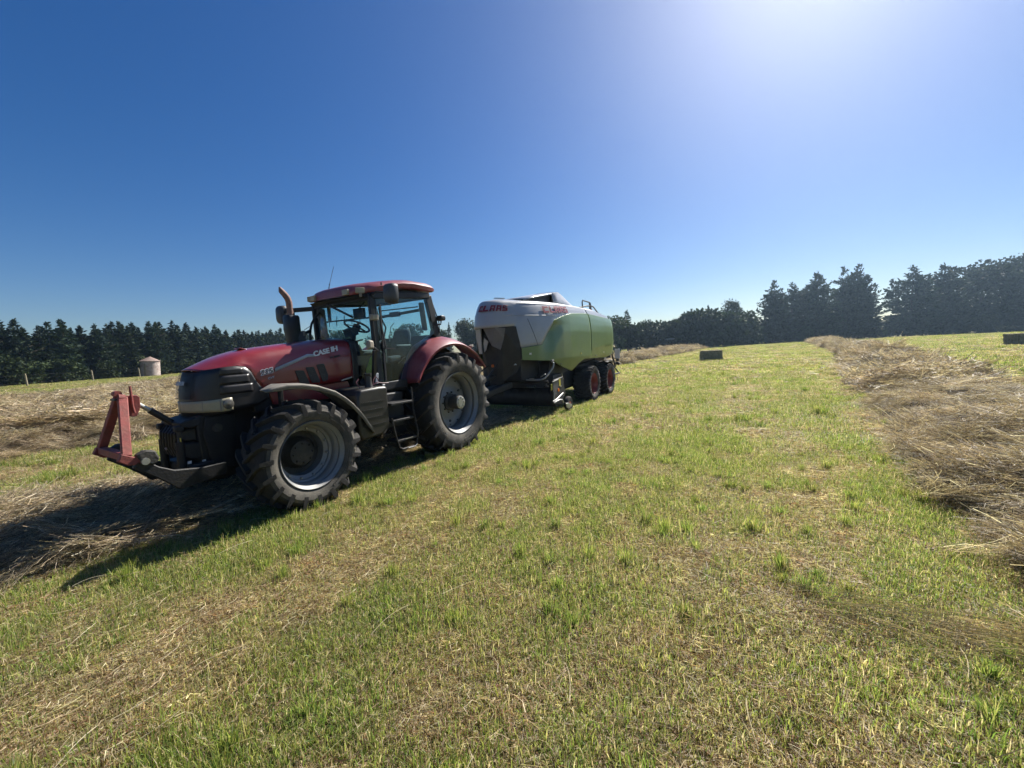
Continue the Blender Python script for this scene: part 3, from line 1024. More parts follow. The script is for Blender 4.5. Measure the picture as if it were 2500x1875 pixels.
# --- rear mudguards
for sd in (1, -1):
    rows = []
    angs = np.linspace(26, 150, 26)
    for a in angs:
        lo = interp(a, [26, 50, 90, 120, 150], [1.035, 1.045, 1.085, 1.13, 1.20])
        hi = interp(a, [26, 40, 60, 90, 120, 150], [1.00, 1.06, 1.20, 1.245, 1.25, 1.26])
        ca, sa = math.cos(R(a)), math.sin(R(a))
        prof = [(.60, hi - .015), (.64, hi), (.74, hi - .01), (.86, hi - (hi - lo) * .25), (.97, hi - (hi - lo) * .6), (1.04, lo + .012), (1.055, lo), (1.05, lo - .035)]
        rows.append([(r * ca, sd * y, .895 + r * sa) for y, r in prof])
    P(MB().grid(rows), 'rear_mudguard', 'roof_red', thick=.012, angle=45)
    inner = MB()
    pts = [(1.0 * math.cos(R(a)) * .98, .895 + 1.0 * math.sin(R(a)) * .98 * 1.12) for a in np.linspace(26, 150, 20)]
    poly = pts + [(-.6, 1.1), (.6, 1.1)]
    P(MB().prism(poly, sd * .56, sd * .60), 'mudguard_liner', 'cabtrim')
    P(MB().box((-.72, sd * .95, 1.93), (.07, .08, .05), (0, R(20), 0)), 'tail_light', 'tan', bevel=.01)

# --- front mudguards
FF = [(3.355, 1.476), (3.228, 1.514), (3.118, 1.527), (2.931, 1.514), (2.732, 1.473), (2.498, 1.379), (2.36, 1.28), (2.251, 1.182), (2.155, 1.07), (2.072, .956), (2.0, .84), (1.945, .722)]
for sd in (1, -1):
    rows = []
    for i, (x, z) in enumerate(FF):
        cx, cz = 2.884, .70
        nx, nz = x - cx, z - cz
        l = math.hypot(nx, nz); nx /= l; nz /= l
        wi = .10 if i == 0 else (.22 if i == 1 else .36)
        prof = [(1.16 - wi, -.004), (1.16 - wi * .9, .012), (1.06, .016), (1.13, .008), (1.155, -.006), (1.16, -.052 if 0 < i < 11 else -.01)]
        rows.append([(x + nx * d, sd * y, z + nz * d) for y, d in prof])
    P(MB().grid(rows), 'front_mudguard', 'fender', thick=.010, angle=40)
    P(MB().bar((2.884, sd * .55, .80), (2.9, sd * .60, 1.45), .06, .04).bar((2.9, sd * .58, 1.45), (2.9, sd * 1.0, 1.51), .05, .03).box((3.03, sd * 1.0, 1.485), (.22, .2, .04)), 'mudguard_bracket', 'frame', bevel=.005)

# --- fuel tank with filler, and steps
for sd in (1, -1):
    rows = []
    for y, ins in ((.52, .0), (1.02, .0), (1.08, .015), (1.11, .05)):
        poly = [(1.62, .80), (1.62, 1.345), (1.64, 1.37), (1.76, 1.375), (2.10, 1.36), (2.16, 1.28), (2.17, .72), (2.12, .64), (1.75, .66), (1.66, .73)]
        cx, cz = 1.89, 1.0
        rows.append([(cx + (x - cx) * (1 - ins), sd * y, cz + (z - cz) * (1 - ins)) for x, z in poly])
    tk = P(MB().loft(rows), 'fuel_tank', 'tank', bevel=.02)
    P(MB().tube([(1.85, sd * .98, 1.36), (1.85, sd * .98, 1.40), (1.855, sd * .98, 1.54)], [.065, .05, .048], 16).tube([(1.855, sd * .98, 1.545), (1.855, sd * .98, 1.575)], .056, 16).tube([(1.855, sd * .98, 1.53), (1.855, sd * .98, 1.537)], .055, 16), 'filler_neck', 'tank', tk)
    rb = MB()
    for z in (.84, .95, 1.06, 1.17):
        rb.box((1.90, sd * 1.112, z), (.40, .012, .010))
    P(rb, 'tank_rib', 'black', tk, split=True)
hz = MB()
hz.tube([(1.80, 1.0, 1.38), (1.76, .98, 1.47), (1.70, .96, 1.52), (1.64, .94, 1.46), (1.62, .93, 1.36)], .006, 6)
hz.tube([(1.80, 1.02, 1.40), (1.74, 1.03, 1.43), (1.62, 1.0, 1.41), (1.50, 1.0, 1.40)], .007, 6)
hz.tube([(2.02, 1.0, 1.37), (2.06, .98, 1.46), (2.0, .96, 1.5)], .006, 6)
P(hz, 'hose', 'hoses', split=True)
P(MB().box((1.63, .9, 1.48), (.05, .02, .16), (0, R(-8), 0)), 'service_plate', 'stripe', bevel=.003)
for sd in (1, -1):
    fr_ = P(MB().tube([(1.60, sd * 1.13, .87), (1.56, sd * 1.14, .60), (1.50, sd * 1.14, .40), (1.44, sd * 1.14, .365), (1.20, sd * 1.14, .36), (1.14, sd * 1.14, .39), (1.10, sd * 1.14, .58), (1.15, sd * 1.12, .95), (1.14, sd * 1.10, 1.30)], .014, 8), 'step_frame', 'frame')
    for z, xa, xb in ((.50, 1.12, 1.535), (.82, 1.16, 1.60), (1.08, 1.17, 1.60)):
        P(MB().box(((xa + xb) / 2, sd * 1.02, z), (xb - xa, .24, .035)), 'step', 'frame', fr_, bevel=.006)
    P(MB().box((1.36, sd * .72, .95), (.5, .3, .55)), 'battery_box', 'frame', bevel=.02)
P(MB().box((1.30, 1.147, .512), (.16, .008, .012), (0, 0, 0)).tube([(1.34, 1.155, .362), (1.19, 1.155, .358), (1.145, 1.155, .385)], .008, 6), 'step_edge', 'steel', split=True)
P(MB().box((1.48, .86, 1.365), (.045, .02, .025)), 'latch', 'white', bevel=.004)

# --- front support, weight carrier and linkage
def PF(mb, *a, **k):
    return P(mb.shift((-.11, 0, 0)), *a, **k)


fb = MB()
fb.prism([(3.60, 1.24), (3.78, 1.23), (3.80, 1.10), (3.78, .60), (3.74, .48), (3.60, .42), (3.40, .46), (3.40, 1.2)], -.27, .27)
fbo = PF(fb, 'front_support', 'frame', bevel=.015)
PF(MB().prism([(3.76, 1.215), (3.90, 1.19), (3.955, 1.165), (3.935, 1.12), (3.86, 1.10), (3.76, 1.12)], -.28, .28), 'linkage_crown', 'frame', fbo, bevel=.012)
PF(MB().prism([(3.76, 1.08), (3.90, 1.07), (3.93, 1.04), (3.93, .98), (3.88, .95), (3.76, .95)], -.24, .20), 'valve_block', 'hub', fbo, bevel=.012)
PF(MB().prism([(3.76, .92), (3.94, .94), (3.965, .90), (3.95, .80), (3.90, .74), (3.76, .72)], -.22, .26), 'linkage_casing', 'frame', fbo, bevel=.02)
PF(MB().prism([(3.70, .70), (3.92, .69), (3.93, .60), (3.88, .50), (3.70, .44)], -.36, .36), 'linkage_bracket', 'frame', fbo, bevel=.02)
for y in (-.24, .24):
    PF(MB().tube([(3.965, y, .60), (3.96, y, .96)], .042, 12), 'lift_cylinder', 'frame', fbo)
    PF(MB().tube([(3.96, y, .94), (3.955, y, 1.10)], .024, 10), 'cylinder_rod', 'hub', fbo)
    PF(MB().box((3.955, y, 1.11), (.09, .08, .07)), 'cylinder_eye', 'frame', fbo, bevel=.015)
for k, (y, z) in enumerate(((.10, 1.0), (.02, 1.02), (-.08, .99), (.06, .86), (-.12, .86))):
    PF(MB().tube([(3.90, y, z), (3.965, y, z), (3.985, y, z - .01)], [.022, .020, .014], 10), 'hydraulic_coupler', 'hub' if k % 2 else 'steel', fbo)
for sd in (1, -1):
    PF(MB().prism([(3.46, 1.20), (3.72, 1.20), (3.76, 1.02), (3.70, .62), (3.48, .56)], sd * .28, sd * .31), 'side_plate', 'frame', fbo, bevel=.008)
    PF(MB().tube([(3.62, sd * .31, 1.06), (3.62, sd * .335, 1.06)], .05, 12), 'plate_boss', 'hub', fbo)
hyd = MB()
for k in range(6):
    y = -.2 + k * .08
    hyd.tube([(3.93, y, 1.12), (3.99, y + .02, 1.05), (3.985, y - .02, .9), (3.95, y, .78)], .014, 6)
PF(hyd, 'hydraulic_hose', 'black', split=True)
sk = MB().box((3.96, .25, .985), (.004, .05, .035)).box((3.97, .30, .99), (.004, .03, .04))
PF(sk, 'warning_decal', 'yellow', split=True)
PF(MB().box((3.915, .302, .72), (.035, .004, .03)).box((3.78, .303, .70), (.035, .004, .035)), 'reflector_square', 'white', split=True)
for sd in (1, -1):
    s = sd
    arm_ = MB().prism([(3.50, .52), (3.95, .47), (4.04, .57), (4.14, .67), (4.30, .81), (4.27, .87), (4.20, .86), (4.10, .77), (3.98, .70), (3.75, .66), (3.50, .66)], s * .37, s * .43)
    P(arm_, 'lower_link', 'frame', bevel=.01)
    P(MB().prism([(4.23, .84), (4.27, .93), (4.20, .97), (4.12, .95), (4.09, .86), (4.14, .80)], s * .35, s * .45), 'hook_claw', 'hub', bevel=.015)
    P(MB().tube([(4.21, s * .34, .86), (4.21, s * .47, .86)], .035, 14), 'hook_ball', 'steel')
tl = MB().tube([(3.76, 0, 1.10), (4.0, 0, 1.335)], .034, 12).tube([(4.0, 0, 1.335), (4.10, 0, 1.425)], .022, 10)
tlo = P(tl, 'top_link', 'black')
P(MB().tube([(4.0, 0, 1.335), (4.085, 0, 1.412)], .0225, 10), 'cylinder_rod', 'steel', tlo)
af = MB()
for sd in (1, -1):
    af.bar((4.22, sd * .06, 1.50), (4.33, sd * .40, .93), .062, .075, (1, 0, 0))
af.bar((4.33, -.42, .93), (4.33, .42, .93), .075, .07, (1, 0, 0))
afo = P(af, 'hitch_frame', 'red_dull', bevel=.008)
for sd in (1, -1):
    P(MB().prism([(4.37, .97), (4.40, .90), (4.33, .845), (4.20, .83), (4.16, .87), (4.16, .905), (4.28, .92)], sd * .43, sd * .36), 'frame_lug', 'red_dull', afo, bevel=.008)
hd = MB().prism([(4.20, 1.49), (4.185, 1.31), (4.155, 1.288), (4.12, 1.29), (4.085, 1.38), (4.08, 1.49), (4.10, 1.515), (4.16, 1.515)], -.045, -.015)
hd.prism([(4.20, 1.49), (4.185, 1.31), (4.155, 1.288), (4.12, 1.29), (4.085, 1.38), (4.08, 1.49), (4.10, 1.515), (4.16, 1.515)], .015, .045)
hd.box((4.19, 0, 1.42), (.03, .09, .16))
P(hd, 'hitch_head', 'red_dull', afo, bevel=.004)
P(MB().tube([(4.15, .055, 1.62), (4.148, .055, 1.40), (4.14, .06, 1.33)], .012, 8), 'latch_lever', 'red_dull', afo)
P(MB().tube([(4.245, -.05, 1.545), (4.245, .05, 1.545)], .032, 12).bar((4.24, 0, 1.48), (4.243, 0, 1.55), .03, .05).tube([(4.255, .055, 1.50), (4.205, .055, 1.49)], .045, 12), 'hitch_pin', 'red_dull', afo)
P(MB().box((4.235, 0, 1.487), (.10, .135, .018)), 'tape_band', 'black', afo)
# rear drawbar of the tractor
P(MB().box((-.75, 0, .50), (.9, .12, .08)).box((-.62, 0, 1.0), (.2, .7, .5)).bar((-.6, .4, .65), (-1.2, .42, .6), .06, .1).bar((-.6, -.4, .65), (-1.2, -.42, .6), .06, .1), 'rear_hitch', 'frame', bevel=.01)

# ================================================================ baler
bx_, by_ = TW(-7.8, 0)
baler = empty('square_baler', (bx_, by_, 0), T_ROT)
tag(baler, 'large square baler with pale grey hood and green side panels behind the red tractor', 'baler')


def PB(mb, name, m, parent=None, **k):
    return mb.shift((7.8, 0, 0)).build(name, m, parent or baler, **k)


PLAN = [(-2.50, 0), (-2.52, .12), (-2.58, .26), (-2.72, .42), (-2.90, .54), (-3.07, .62), (-3.21, .715), (-3.40, .825), (-3.60, .92), (-3.80, 1.0), (-4.05, 1.075), (-4.30, 1.15), (-4.75, 1.22), (-5.2, 1.265), (-6.0, 1.30), (-6.8, 1.32),
        (-7.6, 1.325), (-8.6, 1.315), (-9.3, 1.29), (-9.62, 1.24)]
PXs = [p[0] for p in PLAN][::-1]; PYs = [p[1] for p in PLAN][::-1]


def plan_y(x):
    return interp(x, PXs, PYs)


def plan_n(x, y):
    if y < .01:
        return 1., 0.
    e = .06
    a = np.array([min(-2.50, x + e), 0]); a[1] = plan_y(a[0])
    b = np.array([x - e, plan_y(x - e)])
    t = b - a
    n = np.array([-t[1], t[0]]) * -1
    n = np.array([t[1], -t[0]])
    n /= np.linalg.norm(n)
    if n[1] < 0:
        n = -n
    return n


def inset(z):
    return interp(z, [.9, 1.15, 1.5, 2.3, 2.55, 2.75, 2.95, 3.05, 3.10, 3.13, 3.15, 3.16], [.16, .10, 0, 0, .02, .05, .12, .17, .22, .30, .42, .52])


def shell(x, y, z, out=0.):
    nx, ny = plan_n(x, y)
    d = inset(z) - out
    yy = y - ny * d
    return (x - nx * d, max(yy, 0.) if y > .01 else 0., z)


GLYPH = {'C': [(0, 0, .34, 1), (.34, 0, 1, .26), (.34, .74, 1, 1)], 'L': [(0, .26, .36, 1), (0, 0, 1, .26)], 'A': [(0, 0, .32, .74), (.68, 0, 1, .74), (0, .74, 1, 1), (.32, .26, .68, .46)],
         'S': [(0, .74, 1, 1), (0, .5, .34, .74), (0, .38, 1, .60), (.66, .22, 1, .40), (0, 0, 1, .24)]}


def block_word(word, width, height, fn, parent):
    n = len(word); cell = width / n
    for i, ch in enumerate(word):
        mb = MB()
        for (a0, b0, a1, b1) in GLYPH[ch]:
            k = 4
            rows = []
            for q in range(k + 1):
                rows.append([fn(-width / 2 + cell * (i + .09 + .82 * (a0 + (a1 - a0) * r_ / k)), height * (b0 + (b1 - b0) * q / k - .5), .012) for r_ in range(k + 1)])
            mb.grid(rows)
        PB(mb, 'letter', 'bred', parent, smooth=False, thick=.006)


def mir(rows):
    return [[(x, -y, z) for x, y, z in rw] for rw in rows]


def densify(xa, xb, step=.12):
    """plan points between x=xa (front) and x=xb (rear)"""
    pts = [(xa, plan_y(xa))] + [p for p in PLAN if xb < p[0] < xa] + [(xb, plan_y(xb))]
    out = []
    for i in range(len(pts) - 1):
        n = max(1, int(math.hypot(pts[i + 1][0] - pts[i][0], pts[i + 1][1] - pts[i][1]) / step))
        for k in range(n):
            t = k / n
            out.append((pts[i][0] + (pts[i + 1][0] - pts[i][0]) * t, pts[i][1] + (pts[i + 1][1] - pts[i][1]) * t))
    out.append(pts[-1])
    return out


GHX = [-9.7, -6.67, -5.45, -4.81, -4.35, -4.03, -3.8, -3.2]; GHZ = [2.83, 2.90, 2.83, 2.72, 2.58, 2.25, 1.92, 1.86]
GLX = [-9.62, -9.35, -8.51, -6.22, -5.98, -5.73, -5.40, -4.72, -4.18, -3.8, -3.21]; GLZ = [1.60, 1.47, 1.40, 1.44, 1.38, 1.27, 1.11, 1.28, 1.48, 1.50, 1.55]


def top_z(x):
    return interp(x, [-9.7, -8.5, -7.6, -6.8, -5.0, -3.6, -2.9, -2.5], [2.90, 2.985, 3.09, 3.16, 3.16, 3.16, 3.14, 3.10])


def white_rows(xa, xb):
    rows = []
    for x, y in densify(xa, xb):
        if x > -3.08:
            zl = interp(x, [-3.08, -2.5], [2.43, 2.40])
        elif x > -3.21:
            zl = interp(x, [-3.21, -3.08], [1.87, 2.43])
        else:
            zl = interp(x, GHX, GHZ) - .03
        zt = top_z(x)
        row = []
        for t in np.linspace(0, 1, 25):
            z = zl + (zt - zl) * (t ** .7)
            row.append(shell(x, y, z))
        q = row[-1]
        xc = min(q[0], -3.25)
        for t in (.25, .5, .75, 1.):
            row.append((q[0] + (xc - q[0]) * t, q[1] * (1 - t), q[2] + .05 * (1 - (1 - t) ** 2)))
        rows.append(row)
    return rows


hood = white_rows(-2.50, -6.78)
hood_o = PB(MB().grid(mir(hood)[::-1][:-1] + hood), 'front_hood', 'bwhite', thick=.02, off=-1, angle=40, merge=.002)
rear = white_rows(-6.82, -9.2)
PB(MB().grid(rear).grid(mir(rear)), 'rear_hood', 'bwhite', thick=.02, off=-1, angle=40)


def crease(x, z):
    xc = interp(z, [1.0, 1.48, 1.71, 2.39, 2.55], [-4.3, -4.15, -4.24, -4.89, -5.2])
    d = max(0., x - xc)
    return -.16 * (d * d / (d + .10)) * interp(x, [-4.1, -3.7], [1, 0]) * interp(z, [2.3, 2.6], [1, 0])


def green_rows(xa, xb, foldz=None):
    rows = []
    for x, y in densify(xa, xb, .06):
        zl = interp(x, GLX, GLZ); zh = interp(x, GHX, GHZ)
        row = []
        nz = 30
        for t in np.linspace(0, 1, nz + 1):
            z = zl + (zh - zl) * t
            o = .03 + crease(x, z)
            if foldz:
                fz = foldz(x)
                if z < fz:
                    o -= .10 * (fz - z)
                else:
                    o += .006
            if t == 0:
                row.append(shell(x, y, z, o - .05))
            row.append(shell(x, y, z, o))
        row.append(shell(x, y, zh + .012, o - .02))
        rows.append(row)
    return rows


for sd in (1, -1):
    g1 = green_rows(-3.20, -6.79)
    g2 = green_rows(-6.815, -9.62, lambda x: interp(x, [-9.6, -6.8], [1.90, 1.70]))
    PB(MB().grid(g1 if sd > 0 else mir(g1)), 'front_side_panel', 'bgreen', thick=.015, off=-1, angle=30)
    rp = PB(MB().grid(g2 if sd > 0 else mir(g2)), 'rear_side_panel', 'bgreen', thick=.015, off=-1, angle=30)
    ex = (-sd, 0, 0)
    oy = plan_y(-8.7) + .04
    vs, fs = text_mesh('QUADRANT', .13, .003, bold=.001)
    PB(MB().add([(-8.68 - sd * v.x * 1.25, sd * (plan_y(-8.68 - sd * v.x) + .037), 1.845 + v.y + sd * v.x * .02) for v in vs], fs), 'lettering', 'darkgreen', rp, smooth=False)
    def onside(v, xc, zc, st, sl):
        x = xc - sd * v.x * st
        z = zc + v.y - sd * v.x * sl
        nx, ny = plan_n(x, plan_y(x))
        d = inset(z) - .022 - v.z
        return (x - nx * d, sd * (plan_y(x) - ny * d), z)
    block_word('CLAAS', 1.30, .185, lambda u, v, w: onside(Vector((u, v, w)), -4.60, 2.905, 1., -.045), hood_o)
# front lettering, wrapped on the nose
def onnose(v):
    # arc length along the plan from the centre
    s_ = .30 + v.x
    sg = 1 if s_ >= 0 else -1
    s_ = abs(s_)
    acc = 0
    for i in range(len(PLAN) - 1):
        l = math.hypot(PLAN[i + 1][0] - PLAN[i][0], PLAN[i + 1][1] - PLAN[i][1])
        if acc + l >= s_:
            t = (s_ - acc) / l
            x = PLAN[i][0] + (PLAN[i + 1][0] - PLAN[i][0]) * t; y = PLAN[i][1] + (PLAN[i + 1][1] - PLAN[i][1]) * t
            break
        acc += l
    z = 2.895 + v.y
    nx, ny = plan_n(x, y)
    d = inset(z) - .022 - v.z
    return (x - nx * d, sg * max(0, (y - ny * d)), z)


block_word('CLAAS', .92, .15, lambda u, v, w: onnose(Vector((u + v * .35, v, w))), hood_o)
for (xx, yy) in ((-3.15, .15), (-3.75, .25)):
    PB(MB().box((xx, yy, 3.195), (.05, .3, .02), (0, 0, R(55))), 'hood_hinge', 'bgrey', hood_o, bevel=.004)

# panel seams, handles and small decals
for sd in (1, -1):
    for z0, xa, xb in ((2.70, -2.75, -4.5), (3.02, -3.2, -6.6)):
        pts = []
        for x, y in densify(xa, xb, .1):
            q = shell(x, y, z0 + .03 * (-x - 2.7) / 2, .004); pts.append((q[0], sd * q[1], q[2]))
        PB(MB().tube(pts, .007, 5), 'panel_seam', 'bwhite', hood_o)
    pts = []
    for z in np.linspace(1.92, 2.62, 8):
        x = -3.42 - (2.62 - z) * .38
        q = shell(x, plan_y(x), z, .003); pts.append((q[0], sd * q[1], q[2]))
    PB(MB().tube(pts, .006, 5), 'panel_seam', 'seam', hood_o)
    for x, z in ((-4.62, 1.36), (-7.2, 1.50), (-9.0, 1.50)):
        q = shell(x, plan_y(x), z, .036)
        PB(MB().box((q[0], sd * q[1], z), (.12, .02, .03)), 'panel_latch', 'seam', bevel=.006)
    for x, z, m in ((-3.42, 1.70, 'white'), (-5.9, 1.62, 'yellow'), (-8.1, 1.60, 'white')):
        q = shell(x, plan_y(x), z, .037)
        PB(MB().box((q[0], sd * q[1], z), (.07, .008, .05), (0, 0, sd * math.atan2(plan_y(x - .1) - plan_y(x + .1), -.2) + (math.pi if sd > 0 else 0))), 'warning_decal', m)

# raised dome on the hood: an overhanging lid in front, closed sides behind
DM = [(-3.62, 3.17, .60, .66), (-4.2, 3.29, .64, .70), (-5.0, 3.43, .66, .72), (-5.34, 3.495, .64, .725), (-5.8, 3.575, .60, .73), (-6.12, 3.62, .50, .74), (-6.22, 3.615, .50, .75), (-6.45, 3.54, .52, .77), (-6.7, 3.42, .56, .79), (-6.95, 3.28, .62, .82), (-7.15, 3.15, .70, .84)]
lid = []; back = []
for x, zt, w, w2 in DM:
    top = [(0, zt + .03), (w * .6, zt + .02), (w, zt)]
    if x >= -5.35:
        h = top + [(w + .03, zt - .025)]
        lid.append([(x, y, z) for y, z in h[::-1]] + [(x, -y, z) for y, z in h[1:]])
    if x <= -5.33:
        h = top + [(w + (w2 - w) * .5, zt - (zt - 3.10) * .45), (w2, 3.08)]
        back.append([(x, y, z) for y, z in h[::-1]] + [(x, -y, z) for y, z in h[1:]])
dome = PB(MB().grid(back), 'hood_dome', 'bwhite', thick=.01, off=-1, angle=25)
PB(MB().grid(lid), 'dome_lid', 'bwhite', dome, thick=.012, off=-1, angle=25)
for sd in (1, -1):
    PB(MB().prism([(-3.66, 3.05), (-3.66, 3.17), (-4.2, 3.275), (-5.0, 3.41), (-5.36, 3.47), (-5.36, 3.05)], sd * .52, sd * .56), 'air_slot', 'bdark', dome)

# inner dark body
core = MB()
core.prism([(-3.3, 1.0), (-3.35, 2.5), (-3.6, 3.0), (-8.4, 2.85), (-9.3, 2.6), (-9.3, 1.2), (-6.2, 1.1), (-5.0, .95)], -.62, .62)
core.prism([(-4.3, 1.05), (-4.6, 2.5), (-9.2, 2.6), (-9.3, 1.45), (-6.2, 1.25), (-5.2, 1.0)], -.95, .95)
core.prism([(-4.85, 1.0), (-4.85, .60), (-5.4, .45), (-9.3, .62), (-9.3, 1.3), (-6.2, 1.2)], -.72, .72)
PB(core, 'baler_frame', 'bdark', bevel=.02)
# front plates below the hood
fp = MB()
fp.add([(-3.10, .64, 2.42), (-3.22, .70, 1.88), (-3.30, .735, 1.56), (-3.20, .55, 1.25), (-3.02, .22, 1.0), (-3.02, .22, .62), (-2.98, -.05, .62), (-2.92, -.30, 1.6), (-2.80, -.22, 2.02), (-2.66, .20, 2.36), (-2.8, .4, 2.40)],
       [tuple(range(11))])
PB(fp, 'front_guard', 'bdark', thick=.03, smooth=False)
PB(MB().add([(-2.60, -.04, 2.41), (-2.64, .30, 2.41), (-2.80, .50, 2.38), (-2.82, .42, 2.10), (-2.84, .30, 1.84), (-2.74, .10, 1.96)], [tuple(range(6))]), 'front_cover', 'bcover', thick=.02, smooth=False)
PB(MB().add([(-2.60, -.02, 2.16), (-2.62, .08, 2.06), (-2.72, -.06, 1.86), (-2.78, -.16, 1.80), (-2.70, -.12, 2.02)], [tuple(range(5))]), 'guard_flap', 'bwhite', thick=.015, smooth=False)
PB(MB().add([(-2.80, -.42, 2.40), (-2.66, -.16, 2.40), (-2.76, -.22, 1.76), (-2.86, -.38, 1.76)], [(0, 1, 2, 3)]), 'front_cover', 'bwhite', thick=.02, smooth=False)
PB(MB().box((-3.0, .40, 1.93), (.02, .34, .02), (0, 0, R(25))), 'guard_rib', 'bgrey')
PB(MB().box((-3.14, .545, 1.77), (.012, .05, .13), (0, 0, R(-25))), 'warning_decal', 'yellow')
PB(MB().tube([(-2.86, .02, 1.43), (-2.84, .03, 1.43)], .04, 14), 'reflector', 'amber')
PB(MB().box((-2.94, .06, .82), (.01, .05, .07)), 'white_decal', 'white')
PB(MB().add([(-3.12, .50, 1.42), (-3.14, .60, 1.43), (-3.13, .55, 1.47)], [(0, 1, 2)]), 'warning_decal', 'white', thick=.006)
# drawbar, PTO shaft, jack
PB(MB().bar((-3.2, 0, .85), (-1.25, 0, .55), .22, .22).bar((-3.2, .35, .9), (-2.0, .05, .68), .12, .16).bar((-3.2, -.35, .9), (-2.0, -.05, .68), .12, .16), 'drawbar', 'bdark', bevel=.02)
PB(MB().tube([(-3.0, 0, 1.15), (-.7, 0, .95)], .07, 14), 'drive_shaft', 'black')
PB(MB().tube([(-3.0, .12, 1.5), (-2.2, .16, 1.05), (-1.4, .1, 1.0), (-.7, .1, 1.2)], .02, 8).tube([(-3.0, -.1, 1.5), (-2.1, -.14, 1.15), (-1.3, -.1, 1.05), (-.7, -.1, 1.2)], .018, 8), 'hydraulic_hose', 'black', split=True)

# pick-up
pk = MB()
pk.tube([(-4.25, -1.25, .48), (-4.25, 1.22, .48)], .30, 20)
pk.box((-4.5, 0, .85), (.7, 2.3, .45))
for sd in (1, -1):
    pk.prism([(-3.95, .30), (-3.88, .62), (-4.0, .95), (-4.6, 1.0), (-4.75, .5), (-4.4, .22)], sd * 1.18, sd * 1.24)
pko = PB(pk, 'pickup', 'bdark', bevel=.01)
rl = MB()
for k in range(12):
    y = -1.1 + k * .2
    rl.tube([(-3.90, y, .70), (-4.05, y, .42), (-4.18, y, .20)], .008, 5)
PB(rl, 'pickup_tine', 'frame', pko, split=True)
PB(MB().tube([(-3.70, -1.2, .93), (-3.70, 1.2, .93)], .035, 10).tube([(-3.72, -1.2, .80), (-3.72, 1.2, .80)], .03, 10).box((-3.72, 0, .86), (.03, 2.3, .10)).box((-3.68, .98, .80), (.10, .26, .02), (R(6), 0, 0)), 'windguard', 'bdark', pko)
PB(MB().box((-3.63, .72, .805), (.12, .24, .012), (0, R(10), 0)), 'windguard_plate', 'steel', pko)
PB(MB().tube([(-3.55, .62, 1.0), (-3.60, .85, .99), (-3.62, 1.05, 1.0), (-3.70, 1.12, 1.03), (-3.95, 1.22, 1.26), (-3.99, 1.24, 1.32), (-4.0, 1.24, 1.42), (-3.96, 1.2, 1.47)], .024, 10), 'guard_hoop', 'steel')
PB(MB().box((-3.72, 1.05, 1.10), (.06, .16, .02), (R(30), 0, 0)).box((-3.58, .78, 1.03), (.05, .12, .02)), 'hoop_plate', 'steel', split=True)
PB(MB().box((-3.98, 1.22, 1.485), (.14, .06, .035)), 'side_marker', 'bgrey', bevel=.012)
PB(MB().prism([(-3.86, .62), (-3.85, .90), (-3.88, .915), (-4.22, .945), (-4.20, .70), (-4.08, .56), (-3.95, .55)], 1.24, 1.27), 'lamp_plate', 'bgrey', bevel=.006)
PB(MB().bar((-3.86, 1.26, .915), (-4.22, 1.26, .95), .05, .014), 'plate_edge', 'steel')
PB(MB().box((-3.80, 1.25, .78), (.08, .012, .17)), 'warning_decal', 'yellow')
PB(MB().box((-4.34, 1.25, .86), (.10, .012, .2)), 'warning_decal', 'yellow')
PB(MB().tube([(-4.18, 1.27, .66), (-4.18, 1.29, .66)], .045, 14), 'reflector', 'amber')
PB(MB().box((-4.42, 1.22, .74), (.10, .06, .03)).tube([(-4.44, 1.22, .74), (-4.48, 1.22, .66)], .012, 6).tube([(-4.60, 1.2, 1.10), (-4.64, 1.2, 1.0), (-4.72, 1.2, .92)], .014, 6), 'linkage_rod', 'steel', split=True)
# gauge wheel
gw = MB().lathe([(.06, -.05), (.13, -.06), (.19, -.06), (.215, -.04), (.22, 0), (.215, .04), (.19, .06), (.13, .06), (.06, .05)], 30)
gwo = PB(gw, 'gauge_wheel', 'tyre')
gwo.location = (-4.72 , 1.33, .20)
MB().lathe([(0, .055), (.05, .06), (.11, .045), (.13, .05)], 20).shift((7.8, 0, 0)).build('rim', 'rimred', gwo)
PB(MB().tube([(-3.85, 1.30, .62), (-3.82, 1.30, .44), (-3.84, 1.31, .40)], .018, 8).tube([(-3.74, 1.30, .40), (-3.95, 1.31, .42), (-4.36, 1.33, .55), (-4.40, 1.33, .52), (-4.40, 1.33, .46)], .022, 8).tube([(-3.78, 1.31, .36), (-4.1, 1.34, .40), (-4.22, 1.36, .38), (-4.28, 1.37, .29)], .02, 8), 'gauge_wheel_arm', 'steel', split=True)
PB(MB().prism([(-4.30, .28), (-4.34, .16), (-4.48, .10), (-4.72, .13), (-4.74, .19), (-4.50, .26)], 1.42, 1.435), 'wheel_bracket', 'steel', bevel=.01)

# road wheels
def road_wheel(x, sd):
    rr = .34; h = .29
    w = MB().lathe([(rr, sd * h * .93), (rr + .012, sd * h * .88), (rr - .015, sd * h * .75), (rr - .05, sd * h * .5), (rr - .06, sd * h * .05), (.29, -sd * .02), (.20, -sd * .0), (.18, sd * .03), (.10, sd * .05), (.10, sd * .10), (0, sd * .10)], 40)
    wo = PB(w, 'road_wheel', 'rimred')
    wo.location = (x, sd * 1.11, .585)
    # tread
    tm_ = tyre_mesh(.60, .58, rr + .005, 26, .028, .22, .05)
    tm_.shift((7.8, 0, 0)).build('tyre', 'tyre', wo, angle=35)
    sidewall(.60, .58, rr + .005, .028, sd).shift((7.8, 0, 0)).build('sidewall', 'tyre2', wo)
    b = MB(); bolt_ring(b, 10, .24, -.02, .03, .014, sd)
    b.shift((7.8, 0, 0)).build('wheel_bolt', 'hub', wo, split=True)
    return wo


